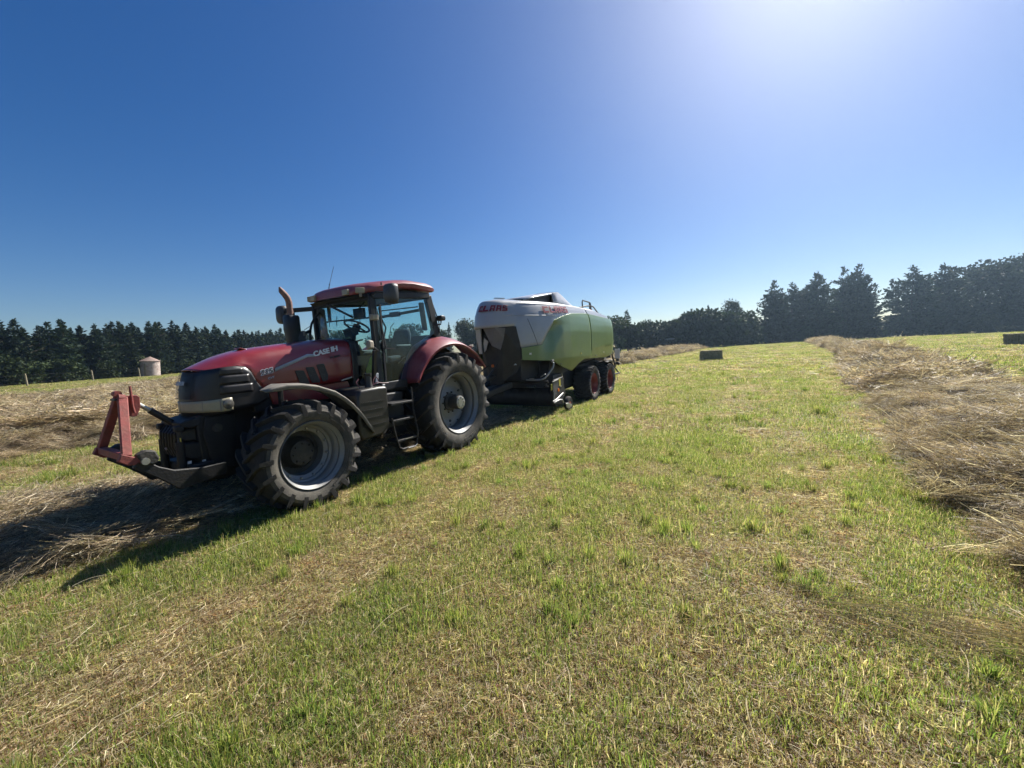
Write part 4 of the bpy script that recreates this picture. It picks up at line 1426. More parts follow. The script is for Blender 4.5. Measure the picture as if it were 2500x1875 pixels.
for x in (-6.92, -8.72):
    for sd in (1, -1):
        road_wheel(x, sd)
PB(MB().box((-6.92, 0, .585), (.14, 1.9, .14)).box((-8.72, 0, .585), (.14, 1.9, .14)).box((-7.8, .7, .80), (2.1, .12, .18)).box((-7.8, -.7, .80), (2.1, .12, .18)), 'tandem_axle', 'bdark', bevel=.02)
for sd in (1, -1):
    rows = []
    for a in np.linspace(-6, 112, 22):
        r = .715
        rows.append([(-8.74 - r * math.cos(R(a)) * 1.0, sd * y, .56 + r * math.sin(R(a)) * .98 + dz) for y, dz in ((.82, -.02), (.84, 0), (1.30, 0), (1.36, -.01), (1.37, -.05))])
    PB(MB().grid(rows), 'mudguard', 'black', thick=.01)
    PB(MB().box((-8.55, sd * 1.18, 1.37), (.22, .16, .05)).box((-8.75, sd * 1.18, 1.40), (.03, .12, .12)), 'mudguard_bracket', 'steel', bevel=.01, split=True)

# top rails
tr_ = MB()
for sd in (1, -1):
    tr_ = MB()
    y = sd * .98
    tr_.tube([(-7.10, y, 3.02), (-7.08, y, 3.34), (-7.14, y, 3.39), (-7.75, y, 3.385), (-7.88, y, 3.36), (-7.93, y, 3.28), (-7.98, y, 3.0)], .024, 8)
    tr_.tube([(-6.85, y, 3.14), (-7.5, y, 3.235), (-8.0, y, 3.27), (-8.22, y, 3.25), (-8.95, y, 2.98), (-9.0, y, 2.90)], .024, 8)
    tr_.tube([(-7.80, y, 3.38), (-7.84, y, 3.02)], .022, 8)
    tr_.box((-8.98, y, 2.98), (.12, .05, .14))
    tro = PB(tr_, 'top_rail', 'bgrey')
PB(MB().tube([(-7.97, .98, 3.02), (-7.95, .98, 3.14)], .05, 12), 'rail_clamp', 'bred', tro)

# rear end: bale chute, lamps
rr_ = MB()
rr_.prismx([(-1.2, 1.35), (1.2, 1.35), (1.1, 2.75), (-1.1, 2.75)], -9.5, -9.36)
for sd in (1, -1):
    rr_.tube([(-9.45, sd * 1.12, 2.3), (-9.62, sd * 1.14, 1.75), (-9.98, sd * 1.14, 1.30), (-10.3, sd * 1.14, .95)], .035, 8)
    rr_.tube([(-9.45, sd * 1.0, 1.2), (-9.6, sd * 1.0, .85)], .05, 8)
    rr_.prism([(-9.3, .66), (-9.3, 1.15), (-9.75, 1.10), (-10.4, .76), (-10.5, .66)], sd * .9, sd * .96)
rr_.box((-9.9, 0, .68), (1.2, 1.9, .05)).bar((-9.4, 1.33, .70), (-10.45, 1.26, .68), .05, .05).bar((-9.6, 1.2, 1.1), (-10.35, 1.25, .70), .04, .05)
ro = PB(rr_, 'bale_chute', 'bdark', bevel=.01)
PB(MB().box((-10.55, 1.16, 1.48), (.025, .20, .40)), 'marker_board', 'white', ro, bevel=.004)
PB(MB().box((-10.50, 1.18, 1.22), (.10, .12, .10)).tube([(-10.5, 1.16, 1.25), (-9.9, 1.12, 1.35)], .02, 6).tube([(-10.45, 1.10, 1.1), (-10.5, 1.26, 1.06)], .06, 12), 'tail_light', 'black', ro, bevel=.01)
PB(MB().box((-9.95, .6, 1.3), (.5, .5, .35)).box((-10.0, .95, 1.15), (.2, .3, .2)), 'knotter_box', 'tan', ro, bevel=.03, split=True)
PB(MB().tube([(-10.28, 1.2, .66), (-10.3, 1.2, .45), (-10.33, 1.2, .38)], .012, 6).tube([(-10.4, 1.16, .66), (-10.43, 1.16, .42)], .01, 6), 'hanging_strap', 'hub', ro, split=True)

# ================================================================ ground
def spaced(n, half, k=4.2):
    t = np.linspace(-1, 1, n)
    return half * np.sinh(k * t) / math.sinh(k)


gx = spaced(260, 450); gy = spaced(260, 450) + 6
GX, GY = np.meshgrid(gx, gy, indexing='ij')
GZ = gz(GX, GY)
nx, ny = GX.shape
me = bpy.data.meshes.new('field_ground')
verts = np.stack([GX.ravel(), GY.ravel(), GZ.ravel()], 1)
ii = np.arange(nx * ny).reshape(nx, ny)
quads = np.stack([ii[:-1, :-1].ravel(), ii[1:, :-1].ravel(), ii[1:, 1:].ravel(), ii[:-1, 1:].ravel()], 1)
me.from_pydata(verts.tolist(), [], quads.tolist())
me.shade_smooth()
ground = bpy.data.objects.new('field_ground', me); COL.objects.link(ground)
me.materials.append(M['soil'])
tag(ground, 'mown field of short green and dry grass sloping gently up', 'field', kind='structure')

# ================================================================ plant pieces
def flat_mesh(name, vs, fs, cols, m):
    me = bpy.data.meshes.new(name)
    me.from_pydata(vs, [], fs)
    a = me.color_attributes.new('Col', 'FLOAT_COLOR', 'POINT')
    arr = np.ones((len(vs), 4), np.float32); arr[:, :3] = np.asarray(cols, np.float32)
    a.data.foreach_set('color', arr.ravel())
    me.materials.append(M[m])
    return me


def blades(rng, n, rad, l0, l1, wid, pal, wts, lean=.5, clump=0.):
    vs, fs, cs = [], [], []
    pal = np.array(pal); wts = np.array(wts) / sum(wts)
    for i in range(n):
        if clump:
            r = rad * abs(rng.normal(0, .45)); a = rng.uniform(0, 6.283)
        else:
            r = rad * math.sqrt(rng.random()); a = rng.uniform(0, 6.283)
        x, y = r * math.cos(a), r * math.sin(a)
        L = rng.uniform(l0, l1)
        az = rng.uniform(0, 6.283)
        if clump and rng.random() < .6:
            az = a + rng.normal(0, .5)
        tilt = abs(rng.normal(0, lean)) + .08
        dx, dy = math.cos(az), math.sin(az)
        h1 = L * .55 * math.cos(tilt * .6); o1 = L * .55 * math.sin(tilt * .6)
        h2 = h1 + L * .45 * math.cos(min(2.0, tilt * 1.7)); o2 = o1 + L * .45 * math.sin(min(2.0, tilt * 1.7))
        fa = rng.uniform(0, 6.283)
        w = wid * rng.uniform(.6, 1.3)
        wx, wy = math.cos(fa) * w / 2, math.sin(fa) * w / 2
        o = len(vs)
        vs += [(x - wx, y - wy, -.01), (x + wx, y + wy, -.01), (x + dx * o1 - wx * .8, y + dy * o1 - wy * .8, h1), (x + dx * o1 + wx * .8, y + dy * o1 + wy * .8, h1), (x + dx * o2, y + dy * o2, max(.004, h2))]
        fs += [(o, o + 1, o + 3, o + 2), (o + 2, o + 3, o + 4)]
        c = pal[rng.choice(len(pal), p=wts)] * rng.uniform(.75, 1.25)
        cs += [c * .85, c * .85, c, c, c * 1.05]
    return vs, fs, cs


def strands(rng, n, rad, l0, l1, wid, pal, wts, zmax, vert=.12, align=None, spread=1.5):
    vs, fs, cs = [], [], []
    pal = np.array(pal); wts = np.array(wts) / sum(wts)
    for i in range(n):
        r = rad * math.sqrt(rng.random()); a = rng.uniform(0, 6.283)
        x, y = r * math.cos(a), r * math.sin(a)
        z = zmax * rng.random() ** 1.5 * (1 - .6 * (r / rad) ** 2)
        L = rng.uniform(l0, l1)
        az = rng.uniform(0, 6.283) if align is None else align + rng.normal(0, spread)
        k = rng.normal(0, 3.0) * .35 / max(.15, L) * .3
        el = rng.normal(0, vert)
        c = pal[rng.choice(len(pal), p=wts)] * rng.uniform(.7, 1.3)
        w = wid * rng.uniform(.6, 1.4)
        roll = rng.uniform(-1.2, 1.2)
        o = len(vs)
        ns = 3
        p = np.array([x, y, z]); a_ = az
        p = p - np.array([math.cos(az), math.sin(az), 0]) * L / 2
        for s in range(ns + 1):
            sx, sy = -math.sin(a_) * math.cos(roll) * w / 2, math.cos(a_) * math.cos(roll) * w / 2
            sz = math.sin(roll) * w / 2
            vs.append((p[0] - sx, p[1] - sy, max(.002, p[2] - sz))); vs.append((p[0] + sx, p[1] + sy, max(.002, p[2] + sz)))
            cs += [c, c]
            p = p + np.array([math.cos(a_) * math.cos(el), math.sin(a_) * math.cos(el), math.sin(el)]) * L / ns
            a_ += k + rng.normal(0, .12); el -= rng.uniform(0, .12)
        for s in range(ns):
            fs.append((o + 2 * s, o + 2 * s + 1, o + 2 * s + 3, o + 2 * s + 2))
    return vs, fs, cs


def joinp(*ps):
    V, F, C = [], [], []
    for v, f, c in ps:
        o = len(V)
        V += list(v); F += [tuple(i + o for i in t) for t in f]; C += list(c)
    return V, F, C


GREEN = (.150, .218, .046); LIME = (.285, .325, .085); YEL = (.39, .36, .145); STRAW = (.51, .43, .27); BROWN = (.28, .205, .12); PALE = (.74, .66, .46); DKG = (.075, .12, .03); RUSSET = (.33, .20, .11)
HAYP = [(.44, .345, .225), (.32, .245, .16), (.55, .45, .31), (.16, .125, .088), (.74, .66, .50), (.22, .20, .11)]
HAYW = [5, 5, 3, 3.5, .9, 1.4]


def proto_collection(name, datas, m):
    c = bpy.data.collections.new(name)
    for i, d in enumerate(datas):
        me = flat_mesh('%s_%02d' % (name, i), *d, m)
        o = bpy.data.objects.new('%s_%02d' % (name, i), me)
        c.objects.link(o)
    return c


def scatter_group(coll):
    g = bpy.data.node_groups.new('scatter_' + coll.name, 'GeometryNodeTree')
    g.interface.new_socket('Geometry', in_out='INPUT', socket_type='NodeSocketGeometry')
    g.interface.new_socket('Geometry', in_out='OUTPUT', socket_type='NodeSocketGeometry')
    n = g.nodes
    gi = n.new('NodeGroupInput'); go = n.new('NodeGroupOutput')
    ci = n.new('GeometryNodeCollectionInfo'); ci.inputs['Collection'].default_value = coll
    ci.inputs['Separate Children'].default_value = True; ci.inputs['Reset Children'].default_value = True
    iop = n.new('GeometryNodeInstanceOnPoints'); iop.inputs['Pick Instance'].default_value = True

    def attr(nm, ty):
        a = n.new('GeometryNodeInputNamedAttribute'); a.data_type = ty; a.inputs['Name'].default_value = nm
        return a
    ai = attr('pick', 'INT'); ar = attr('turn', 'FLOAT_VECTOR'); asx = attr('size', 'FLOAT_VECTOR')
    er = n.new('FunctionNodeEulerToRotation')
    L = g.links
    L.new(gi.outputs[0], iop.inputs['Points']); L.new(ci.outputs[0], iop.inputs['Instance'])

    def out(a):
        return [s for s in a.outputs if s.name == 'Attribute' and s.enabled][0] if any(s.enabled for s in a.outputs) else a.outputs[0]
    L.new(out(ai), iop.inputs['Instance Index'])
    L.new(out(ar), er.inputs[0]); L.new(er.outputs[0], iop.inputs['Rotation'])
    L.new(out(asx), iop.inputs['Scale'])
    L.new(iop.outputs[0], go.inputs[0])
    return g


def scatter(name, pts, turn, size, pick, group, parent=None):
    me = bpy.data.meshes.new(name)
    me.from_pydata(np.asarray(pts).tolist(), [], [])
    a = me.attributes.new('turn', 'FLOAT_VECTOR', 'POINT'); a.data.foreach_set('vector', np.asarray(turn, np.float32).ravel())
    a = me.attributes.new('size', 'FLOAT_VECTOR', 'POINT'); a.data.foreach_set('vector', np.asarray(size, np.float32).ravel())
    a = me.attributes.new('pick', 'INT', 'POINT'); a.data.foreach_set('value', np.asarray(pick, np.int32))
    o = bpy.data.objects.new(name, me); COL.objects.link(o)
    md = o.modifiers.new('scatter', 'NODES'); md.node_group = group
    if parent: o.parent = parent
    return o


rg = np.random.default_rng(5)
# picks 0-2 green, 3-5 mixed, 6-8 dry, 9-11 lush clump
near_protos = []
for k in range(3):
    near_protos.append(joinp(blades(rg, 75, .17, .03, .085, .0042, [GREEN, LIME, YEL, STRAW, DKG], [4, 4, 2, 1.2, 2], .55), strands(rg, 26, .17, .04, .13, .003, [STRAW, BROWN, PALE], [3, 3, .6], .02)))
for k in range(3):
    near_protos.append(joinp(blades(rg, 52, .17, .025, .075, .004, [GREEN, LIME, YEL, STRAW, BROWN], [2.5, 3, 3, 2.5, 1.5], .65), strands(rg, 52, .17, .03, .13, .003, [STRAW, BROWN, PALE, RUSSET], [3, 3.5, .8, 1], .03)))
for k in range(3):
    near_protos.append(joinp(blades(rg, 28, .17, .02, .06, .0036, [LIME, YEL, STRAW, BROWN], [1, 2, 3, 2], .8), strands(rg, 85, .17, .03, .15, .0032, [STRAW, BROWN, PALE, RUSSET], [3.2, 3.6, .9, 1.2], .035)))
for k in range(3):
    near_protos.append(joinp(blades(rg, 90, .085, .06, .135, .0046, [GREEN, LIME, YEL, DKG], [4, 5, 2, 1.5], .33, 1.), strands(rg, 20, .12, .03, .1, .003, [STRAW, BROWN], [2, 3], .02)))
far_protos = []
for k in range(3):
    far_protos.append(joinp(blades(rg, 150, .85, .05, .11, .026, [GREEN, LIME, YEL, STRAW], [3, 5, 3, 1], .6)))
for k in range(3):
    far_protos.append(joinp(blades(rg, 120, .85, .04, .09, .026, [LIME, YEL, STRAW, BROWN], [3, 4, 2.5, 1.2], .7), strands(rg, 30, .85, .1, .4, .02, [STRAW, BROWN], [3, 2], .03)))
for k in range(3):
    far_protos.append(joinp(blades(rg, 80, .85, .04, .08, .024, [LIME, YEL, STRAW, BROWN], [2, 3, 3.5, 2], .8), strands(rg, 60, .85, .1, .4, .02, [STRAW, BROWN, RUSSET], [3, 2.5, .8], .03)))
for k in range(3):
    far_protos.append(joinp(blades(rg, 120, .5, .08, .16, .024, [GREEN, LIME, YEL], [4, 5, 2], .4, 1.)))
G_NEAR = scatter_group(proto_collection('grass_tuft', near_protos, 'grass'))
G_FAR = scatter_group(proto_collection('grass_patch', far_protos, 'grass'))
hay_near = []
for k in range(5):
    hay_near.append(strands(rg, 420, .36, .05, .28, .0034, HAYP, HAYW, .11, .18))
for k in range(3):
    hay_near.append(strands(rg, 330, .40, .12, .45, .0032, HAYP, [5, 3, 5, 2, 2, 1], .08, .08, 0., .35))
hay_far = []
for k in range(6):
    hay_far.append(strands(rg, 420, .8, .12, .55, .011, HAYP, [5, 4, 4, 3, .6, 1.2], .20, .20))
G_HAYN = scatter_group(proto_collection('hay_wisp', hay_near, 'hay'))
G_HAYF = scatter_group(proto_collection('hay_clump', hay_far, 'hay'))

# ================================================================ windrows
def poly_world(pts):
    return np.array([TW(x, y) for x, y in pts])


ROWS = {
    'under': dict(c=[(14, -1.3), (9, -1.2), (5, -1.05), (2, -1.0), (-1, -.95), (-3.9, -.9)], w=1.3, h=.17),
    'near': dict(c=[(12, -9.4), (4, -9.4), (-5, -8.5), (-15, -6.9), (-26, -4.9), (-38, -4.2), (-50, -2.6), (-60, -.9)], w=1.7, h=.34),
    'right': dict(c=[(5, 8.8), (1.5, 8.8), (-2, 9.05), (-6, 9.6), (-13, 10.6), (-25, 12.5), (-40, 14.0), (-55, 14.9), (-68, 15.4)], w=1.3, h=.34),
}
for i, y in enumerate((-14.2, -18.8, -23.4, -28.0, -32.6, -37.2, -41.8)):
    ROWS['left%d' % i] = dict(c=[(13, y - 1), (4, y), (-8, y + .5), (-20, y + 1.2), (-32, y + 2.5)], w=2.3, h=.25)


def clip_left(x, y):
    """headland strip left bare beside the fence"""
    return x - (-27.5 - (y - 20.5) * .33)


HAY_PTS = {}
ROWINFO = []
for key, d in ROWS.items():
    c = poly_world(d['c'])
    seg = np.hypot(*(c[1:] - c[:-1]).T); cum = np.concatenate([[0], np.cumsum(seg)])
    n = int(cum[-1] / .22)
    s = np.linspace(0, cum[-1], n)
    cx = np.interp(s, cum, c[:, 0]); cy = np.interp(s, cum, c[:, 1])
    # smooth the bends
    ker = np.ones(25) / 25
    cx = np.convolve(np.pad(cx, 12, 'edge'), ker, 'valid'); cy = np.convolve(np.pad(cy, 12, 'edge'), ker, 'valid')
    tx = np.gradient(cx); ty = np.gradient(cy); l = np.hypot(tx, ty); tx /= l; ty /= l
    if key.startswith('left'):
        ok = clip_left(cx, cy) > 0
        cx, cy, tx, ty, s = cx[ok], cy[ok], tx[ok], ty[ok], s[ok]
    ROWINFO.append((key, cx, cy, d['w']))
    nv = 23
    v = np.linspace(-1, 1, nv)
    seed = len(ROWINFO) * 13.7
    S, V = np.meshgrid(s, v, indexing='ij')
    wv = d['w'] * (1 if key != 'right' else (1.0 - .25 * sstep(8, 30, S))) * (.86 + .35 * N3(S * .45 + seed, np.zeros_like(S)))
    X = cx[:, None] - ty[:, None] * V * wv; Y = cy[:, None] + tx[:, None] * V * wv
    prof = np.clip(1 - np.abs(V) ** 2.2, 0, 1) ** .9
    hh = d['h'] * (.65 + .7 * N2(S * .38 + seed, V * .8 + seed))
    ba = .5 if key.startswith('left') else (.42 if key == 'under' else .72)
    bump = ((N1(X * 1.1 + seed, Y * 1.1) - .5) * .52 + (N4(X * 2.7, Y * 2.7 + seed) - .5) * .38) * ba
    endf = np.clip((s - s[0]) / 1.2, 0, 1) * np.clip((s[-1] - s) / 1.2, 0, 1)
    Z = prof * (hh + bump) * endf[:, None] ** .5
    if key == 'under':
        # pressed flat where the wheels run
        yT = (X - T_ORG.x) * LFx + (Y - T_ORG.y) * LFy
        xT = (X - T_ORG.x) * HDx + (Y - T_ORG.y) * HDy
        Z = Z * (1 - .55 * sstep(4.2, 3.4, xT))
    Z = np.maximum(Z, 0) - .03 * (prof < .05)
    Zw = Z + gz(X, Y)
    nr, nc = X.shape
    ii = np.arange(nr * nc).reshape(nr, nc)
    q = np.stack([ii[:-1, :-1].ravel(), ii[1:, :-1].ravel(), ii[1:, 1:].ravel(), ii[:-1, 1:].ravel()], 1)
    me = bpy.data.meshes.new('hay_windrow')
    me.from_pydata(np.stack([X.ravel(), Y.ravel(), Zw.ravel()], 1).tolist(), [], q.tolist())
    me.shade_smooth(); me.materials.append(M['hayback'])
    ob = bpy.data.objects.new('hay_windrow', me); COL.objects.link(ob)
    lab = {'under': 'flattened row of cut hay lying under and ahead of the tractor', 'near': 'raked row of dry hay running past the far side of tractor and baler',
           'right': 'long brown raked hay row running up the right side of the field'}.get(key)
    if lab is None:
        k = int(key[4:])
        lab = ['hay row second nearest beyond the hitch frame at left', 'third hay row out from the tractor at left', 'fourth hay row out from the tractor at left', 'fifth hay row out from the tractor at left',
               'sixth hay row out from the tractor at left', 'seventh hay row out, toward the fence at left', 'farthest hay row, beside the green strip along the fence'][k]
    tag(ob, lab, 'hay', 'raked hay rows', 'stuff')
    # strands over the mound
    dcam = np.hypot(X, Y)
    area = wv * 2 / nc * (s[1] - s[0])
    for near in (True, False):
        if near:
            lam = np.where((dcam < 9.5), 46., np.where(dcam < 17, 22., 0.))
        else:
            lam = np.where(dcam > 15, np.where(dcam < 32, 10., 6.), 0.)
        cnt = rg.poisson(lam * area * (.30 + .70 * (prof > .15)) * (.35 + 1.3 * sstep(.25, .7, N3(X * 1.9 + 11, Y * 1.9))))  # thin spots bare the dark bed as painted shadow pockets
        idx = np.repeat(np.arange(cnt.size), cnt.ravel())
        if len(idx) == 0:
            continue
        px = X.ravel()[idx] + rg.normal(0, .08, len(idx)); py = Y.ravel()[idx] + rg.normal(0, .08, len(idx)); pz = Zw.ravel()[idx]
        gxn = np.gradient(Zw, axis=1).ravel()[idx] / (wv.ravel()[idx] * 2 / nc)
        ang = np.arctan2(tx[:, None] + 0 * X, 1)
        # tilt with the slope across the row
        axx = tx[:, None] + 0 * X; axy = ty[:, None] + 0 * X
        sl = np.clip(np.arctan(gxn), -.7, .7)
        rz = rg.uniform(0, 6.283, len(idx))
        rx = -sl * axx.ravel()[idx] * -1; ry = sl * axy.ravel()[idx]
        turn = np.stack([rx + rg.normal(0, .16, len(idx)), ry + rg.normal(0, .16, len(idx)), rz], 1)
        sc_ = rg.uniform(.75, 1.25, len(idx))
        size = np.stack([sc_, sc_, sc_ * rg.uniform(.7, 1.6, len(idx))], 1)
        if near:
            pick = rg.choice(8, len(idx), p=[.14, .14, .14, .14, .14, .1, .1, .1])
        else:
            pick = rg.integers(0, 6, len(idx))
        st = scatter('loose_strands', np.stack([px, py, pz - .02], 1), turn, size, pick, G_HAYN if near else G_HAYF, ob)
        st['kind'] = 'stuff'


def soft_edges():
    """wisps dropped beside the nearer rows"""
    P_, T_, S_, K_ = [], [], [], []
    for key, cx, cy, w in ROWINFO:
        if key not in ('right', 'under', 'near'):
            continue
        for i in range(0, len(cx)):
            dc = math.hypot(cx[i], cy[i])
            if dc > 26:
                continue
            for _ in range(rg.poisson(1.5)):
                a = rg.uniform(0, 6.283); r = w * (.8 + abs(rg.normal(0, .26)))
                x = cx[i] + math.cos(a) * r; y = cy[i] + math.sin(a) * r
                P_.append((x, y, float(gz(x, y)) + .01)); T_.append((0, 0, rg.uniform(0, 6.28)))
                s_ = rg.uniform(.35, .8); S_.append((s_, s_, s_ * .6)); K_.append(int(rg.integers(0, 8)))
    o = scatter('scattered_hay', P_, T_, S_, K_, G_HAYN)
    tag(o, 'thin wisps of hay strewn along the edges of the rows', 'hay', kind='stuff')


soft_edges()


def in_row(x, y, margin=0.):
    """how far inside a windrow (0 outside, 1 inside)"""
    best = np.zeros_like(x)
    for key, cx, cy, w in ROWINFO:
        step = 4
        for i in range(0, len(cx), step):
            d = np.hypot(x - cx[i], y - cy[i])
            best = np.maximum(best, (d < w * .82 + margin).astype(float))
    return best


# ================================================================ grass
def sector(n, r0, r1, half):
    r = np.sqrt(rg.uniform(r0 * r0, r1 * r1, n)); a = rg.uniform(-half, half, n)
    return r * np.sin(a), r * np.cos(a)


def put_grass(name, label, n, r0, r1, group, scale, far, half=R(64)):
    x, y = sector(n, r0, r1, half)
    keep = in_row(x, y) < .5
    xT = (x - T_ORG.x) * HDx + (y - T_ORG.y) * HDy; yT = (x - T_ORG.x) * LFx + (y - T_ORG.y) * LFy
    for wx, wy in ((0, .89), (0, -.89), (2.884, .955), (2.884, -.955), (-6.92, 1.11), (-8.72, 1.11)):
        keep &= ~((np.abs(xT - wx) < .26) & (np.abs(yT - wy) < .27))
    if far:
        keep &= (x > -60) & (y < 96)
    x, y, xT, yT = x[keep], y[keep], xT[keep], yT[keep]
    m = len(x)
    # dryness pattern: patches plus mower stripes along the tractor line
    v = .20 * N1(x * 1.3, y * 1.3) + .14 * N2(x * .3 + 3, y * .3) + .50 * N3(x * 4.2, y * 4.2 + 7) + .10 * np.sin(yT * 2.1 + N4(x * .3, y * .3) * 3)
    v = v + rg.normal(0, .13, m) + .22 * in_row(x, y, .5)
    rk = np.argsort(np.argsort(v)) / m
    fg, fm = (.42, .82) if far else (.30, .72)
    typ = np.where(rk < fg, 0, np.where(rk < fm, 1, 2))
    l1_ = N4(x * 2.6 + 20, y * 2.6)
    lush = (rg.random(m) < np.where(l1_ > .82, .22, .018)) & (rk < .8)
    typ = np.where(lush, 3, typ)
    pick = typ * 3 + rg.integers(0, 3, m)
    z = gz(x, y)
    sc_ = scale * rg.uniform(.8, 1.25, m)
    zs = sc_ * rg.uniform(.75, 1.25, m) * (.8 + .5 * N2(x * 1.7, y * 1.7)) / (1.25 if scale > 1.2 else 1.)
    turn = np.stack([rg.normal(0, .05, m), rg.normal(0, .05, m), rg.uniform(0, 6.283, m)], 1)
    o = scatter(name, np.stack([x, y, z], 1), turn, np.stack([sc_, sc_, zs], 1), pick, group)
    tag(o, label, 'grass', kind='stuff')
    return o


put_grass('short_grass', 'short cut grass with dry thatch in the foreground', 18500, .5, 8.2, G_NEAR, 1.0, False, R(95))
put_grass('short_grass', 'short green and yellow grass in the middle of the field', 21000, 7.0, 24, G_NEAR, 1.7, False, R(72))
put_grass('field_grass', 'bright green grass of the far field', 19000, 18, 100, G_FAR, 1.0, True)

# long loose stems lying in the foreground
rs = np.random.default_rng(21)
vs, fs, cs = [], [], []


def stem(p, az, L, w, lift, bend, c):
    o = len(vs)
    n = 6
    x, y = p
    for s in range(n + 1):
        t = s / n
        z = float(gz(x, y)) + .055 + lift * math.sin(math.pi * min(1, t * 1.0))
        for q in (-1, 1):
            vs.append((x - math.sin(az) * q * w / 2, y + math.cos(az) * q * w / 2, z))
            cs.append(c)
        vs.append((x, y, z + w * .7)); cs.append(c)
        x += math.cos(az) * L / n; y += math.sin(az) * L / n; az += bend / n
    for s in range(n):
        a = o + 3 * s
        for i, j in ((0, 1), (1, 2), (2, 0)):
            fs.append((a + i, a + j, a + 3 + j, a + 3 + i))


PAL = np.array([(.60, .51, .34), (.72, .63, .45), (.46, .36, .22), (.55, .49, .27)])
for k in range(170):
    t = rs.random()
    p = (1.70 + t * 1.25 + rs.normal(0, .13), 2.50 - t * .80 + rs.normal(0, .16) + .12 * t)
    stem(p, math.atan2(-.60, 1.0) + rs.normal(0, .22), rs.uniform(.15, .8), rs.uniform(.0018, .0034), rs.uniform(.0, .05), rs.normal(0, .5), PAL[rs.integers(0, 4)] * rs.uniform(.6, 1.15))
for k in range(420):
    r = math.sqrt(rs.uniform(1.2, 60)); a = rs.uniform(-1.05, 1.05)
    if in_row(np.array([r * math.sin(a)]), np.array([r * math.cos(a)]))[0] > .5:
        continue
    stem((r * math.sin(a), r * math.cos(a)), rs.uniform(0, 6.28), rs.uniform(.08, .38), rs.uniform(.0018, .0032) * (1 + r * .05), rs.uniform(-.02, .03), rs.normal(0, .7), PAL[rs.integers(0, 4)] * rs.uniform(.55, 1.1))
for (x0, y0, az, L) in ((1.60, 2.02, -1.3, .6), (1.93, 1.95, -.05, .5), (2.35, 1.95, -2.2, .25), (1.30, 2.62, -1.5, .45), (.20, 1.75, 1.3, .25), (1.05, 1.72, -2.1, .25), (1.5, 2.7, .5, .4), (2.15, 2.2, -1.4, .4)):
    stem((x0, y0), az, L, .0034, .02, rs.normal(0, .35), PAL[1])
me = flat_mesh('loose_stems', vs, fs, cs, 'hay')
ls = bpy.data.objects.new('loose_stems', me); COL.objects.link(ls)
tag(ls, 'long pale loose stems scattered over the foreground grass', 'straw', kind='stuff')

# ================================================================ trees
def card(vs, fs, cs, p, d, n, L, W, c, droop=0.):
    """pointed spray from p along d"""
    d = d / np.linalg.norm(d)
    s = np.cross(d, n); ln = np.linalg.norm(s)
    if ln < 1e-4:
        s = np.array([1., 0, 0])
    else:
        s = s / ln
    o = len(vs)
    mid = p + d * L * .45
    tip = p + d * L + np.array([0, 0, -droop * L])
    vs += [tuple(p), tuple(mid + s * W / 2), tuple(tip), tuple(mid - s * W / 2)]
    fs.append((o, o + 1, o + 2, o + 3))
    cs += [c * .8, c, c * 1.15, c]


def conifer(seed, H, Rb, nb, ns, prof, base=.05, up=.35, col=(.030, .047, .020), size=.5, leaders=1, spread=.0):
    rng = np.random.default_rng(seed)
    vs, fs, cs = [], [], []
    col = np.array(col)
    lds = [(0, 0, 1.)] + [(rng.normal(0, spread), rng.normal(0, spread), rng.uniform(.72, .96)) for _ in range(leaders - 1)]
    for b in range(nb):
        lx, ly, lh = lds[rng.integers(0, len(lds))]
        t = base + (1 - base) * rng.random() ** 1.05
        z = t * H * lh
        az = rng.uniform(0, 6.283)
        L = Rb * float(np.interp(t, prof[0], prof[1])) * rng.uniform(.65, 1.15)
        el = up * (1 - .6 * t) + .5 * t ** 3 + rng.normal(0, .12)
        d = np.array([math.cos(az) * math.cos(el), math.sin(az) * math.cos(el), math.sin(el)])
        k = max(3, int(ns * (.35 + L / Rb)))
        for i in range(k):
            u = .12 + .88 * (i + rng.random()) / k
            p = np.array([lx * t, ly * t, z]) + d * L * u + np.array([0, 0, -.10 * L * u * u]) + rng.normal(0, .10, 3) * size
            dd = d + rng.normal(0, .55, 3); dd[2] += .18
            n = rng.normal(0, 1, 3); n[2] += 1.
            s = size * rng.uniform(.6, 1.25) * (.55 + .45 * min(1, L / (Rb * .5)))
            card(vs, fs, cs, p, dd, n, s, s * rng.uniform(.35, .6), col * rng.uniform(.55, 1.5), .1)
    for lx, ly, lh in lds:
        for i in range(10):
            z = H * lh * (.93 + .07 * rng.random())
            card(vs, fs, cs, np.array([lx, ly, z]), np.array([rng.normal(0, .35), rng.normal(0, .35), 1.]), rng.normal(0, 1, 3), size * .9, size * .28, col * 1.2)
    return vs, fs, cs


def broadleaf(seed, H, Rx, n, col, size=.4, base=.12, lobes=9, flat=.5):
    rng = np.random.default_rng(seed)
    col = np.array(col)
    vs, fs, cs = [], [], []
    L = []
    for i in range(lobes):
        a = rng.uniform(0, 6.283); r = Rx * rng.uniform(.1, .68); z = H * rng.uniform(base + .18, .82)
        L.append((r * math.cos(a), r * math.sin(a), z, Rx * rng.uniform(.35, .58), H * rng.uniform(.13, .24)))
    L.append((0, 0, H * .80, Rx * .42, H * .2))
    for i in range(n):
        x, y, z, rx, rz = L[rng.integers(0, len(L))]
        v = rng.normal(0, 1, 3); v /= np.linalg.norm(v)
        rr = rng.uniform(.55, 1.05)
        p = np.array([x + v[0] * rx * rr, y + v[1] * rx * rr, z + v[2] * rz * rr])
        if p[2] < H * base * .3:
            continue
        d = v + rng.normal(0, .7, 3)
        s = size * rng.uniform(.6, 1.3)
        card(vs, fs, cs, p, d, rng.normal(0, 1, 3), s, s * .7, col * rng.uniform(.55, 1.5), .1)
    return vs, fs, cs


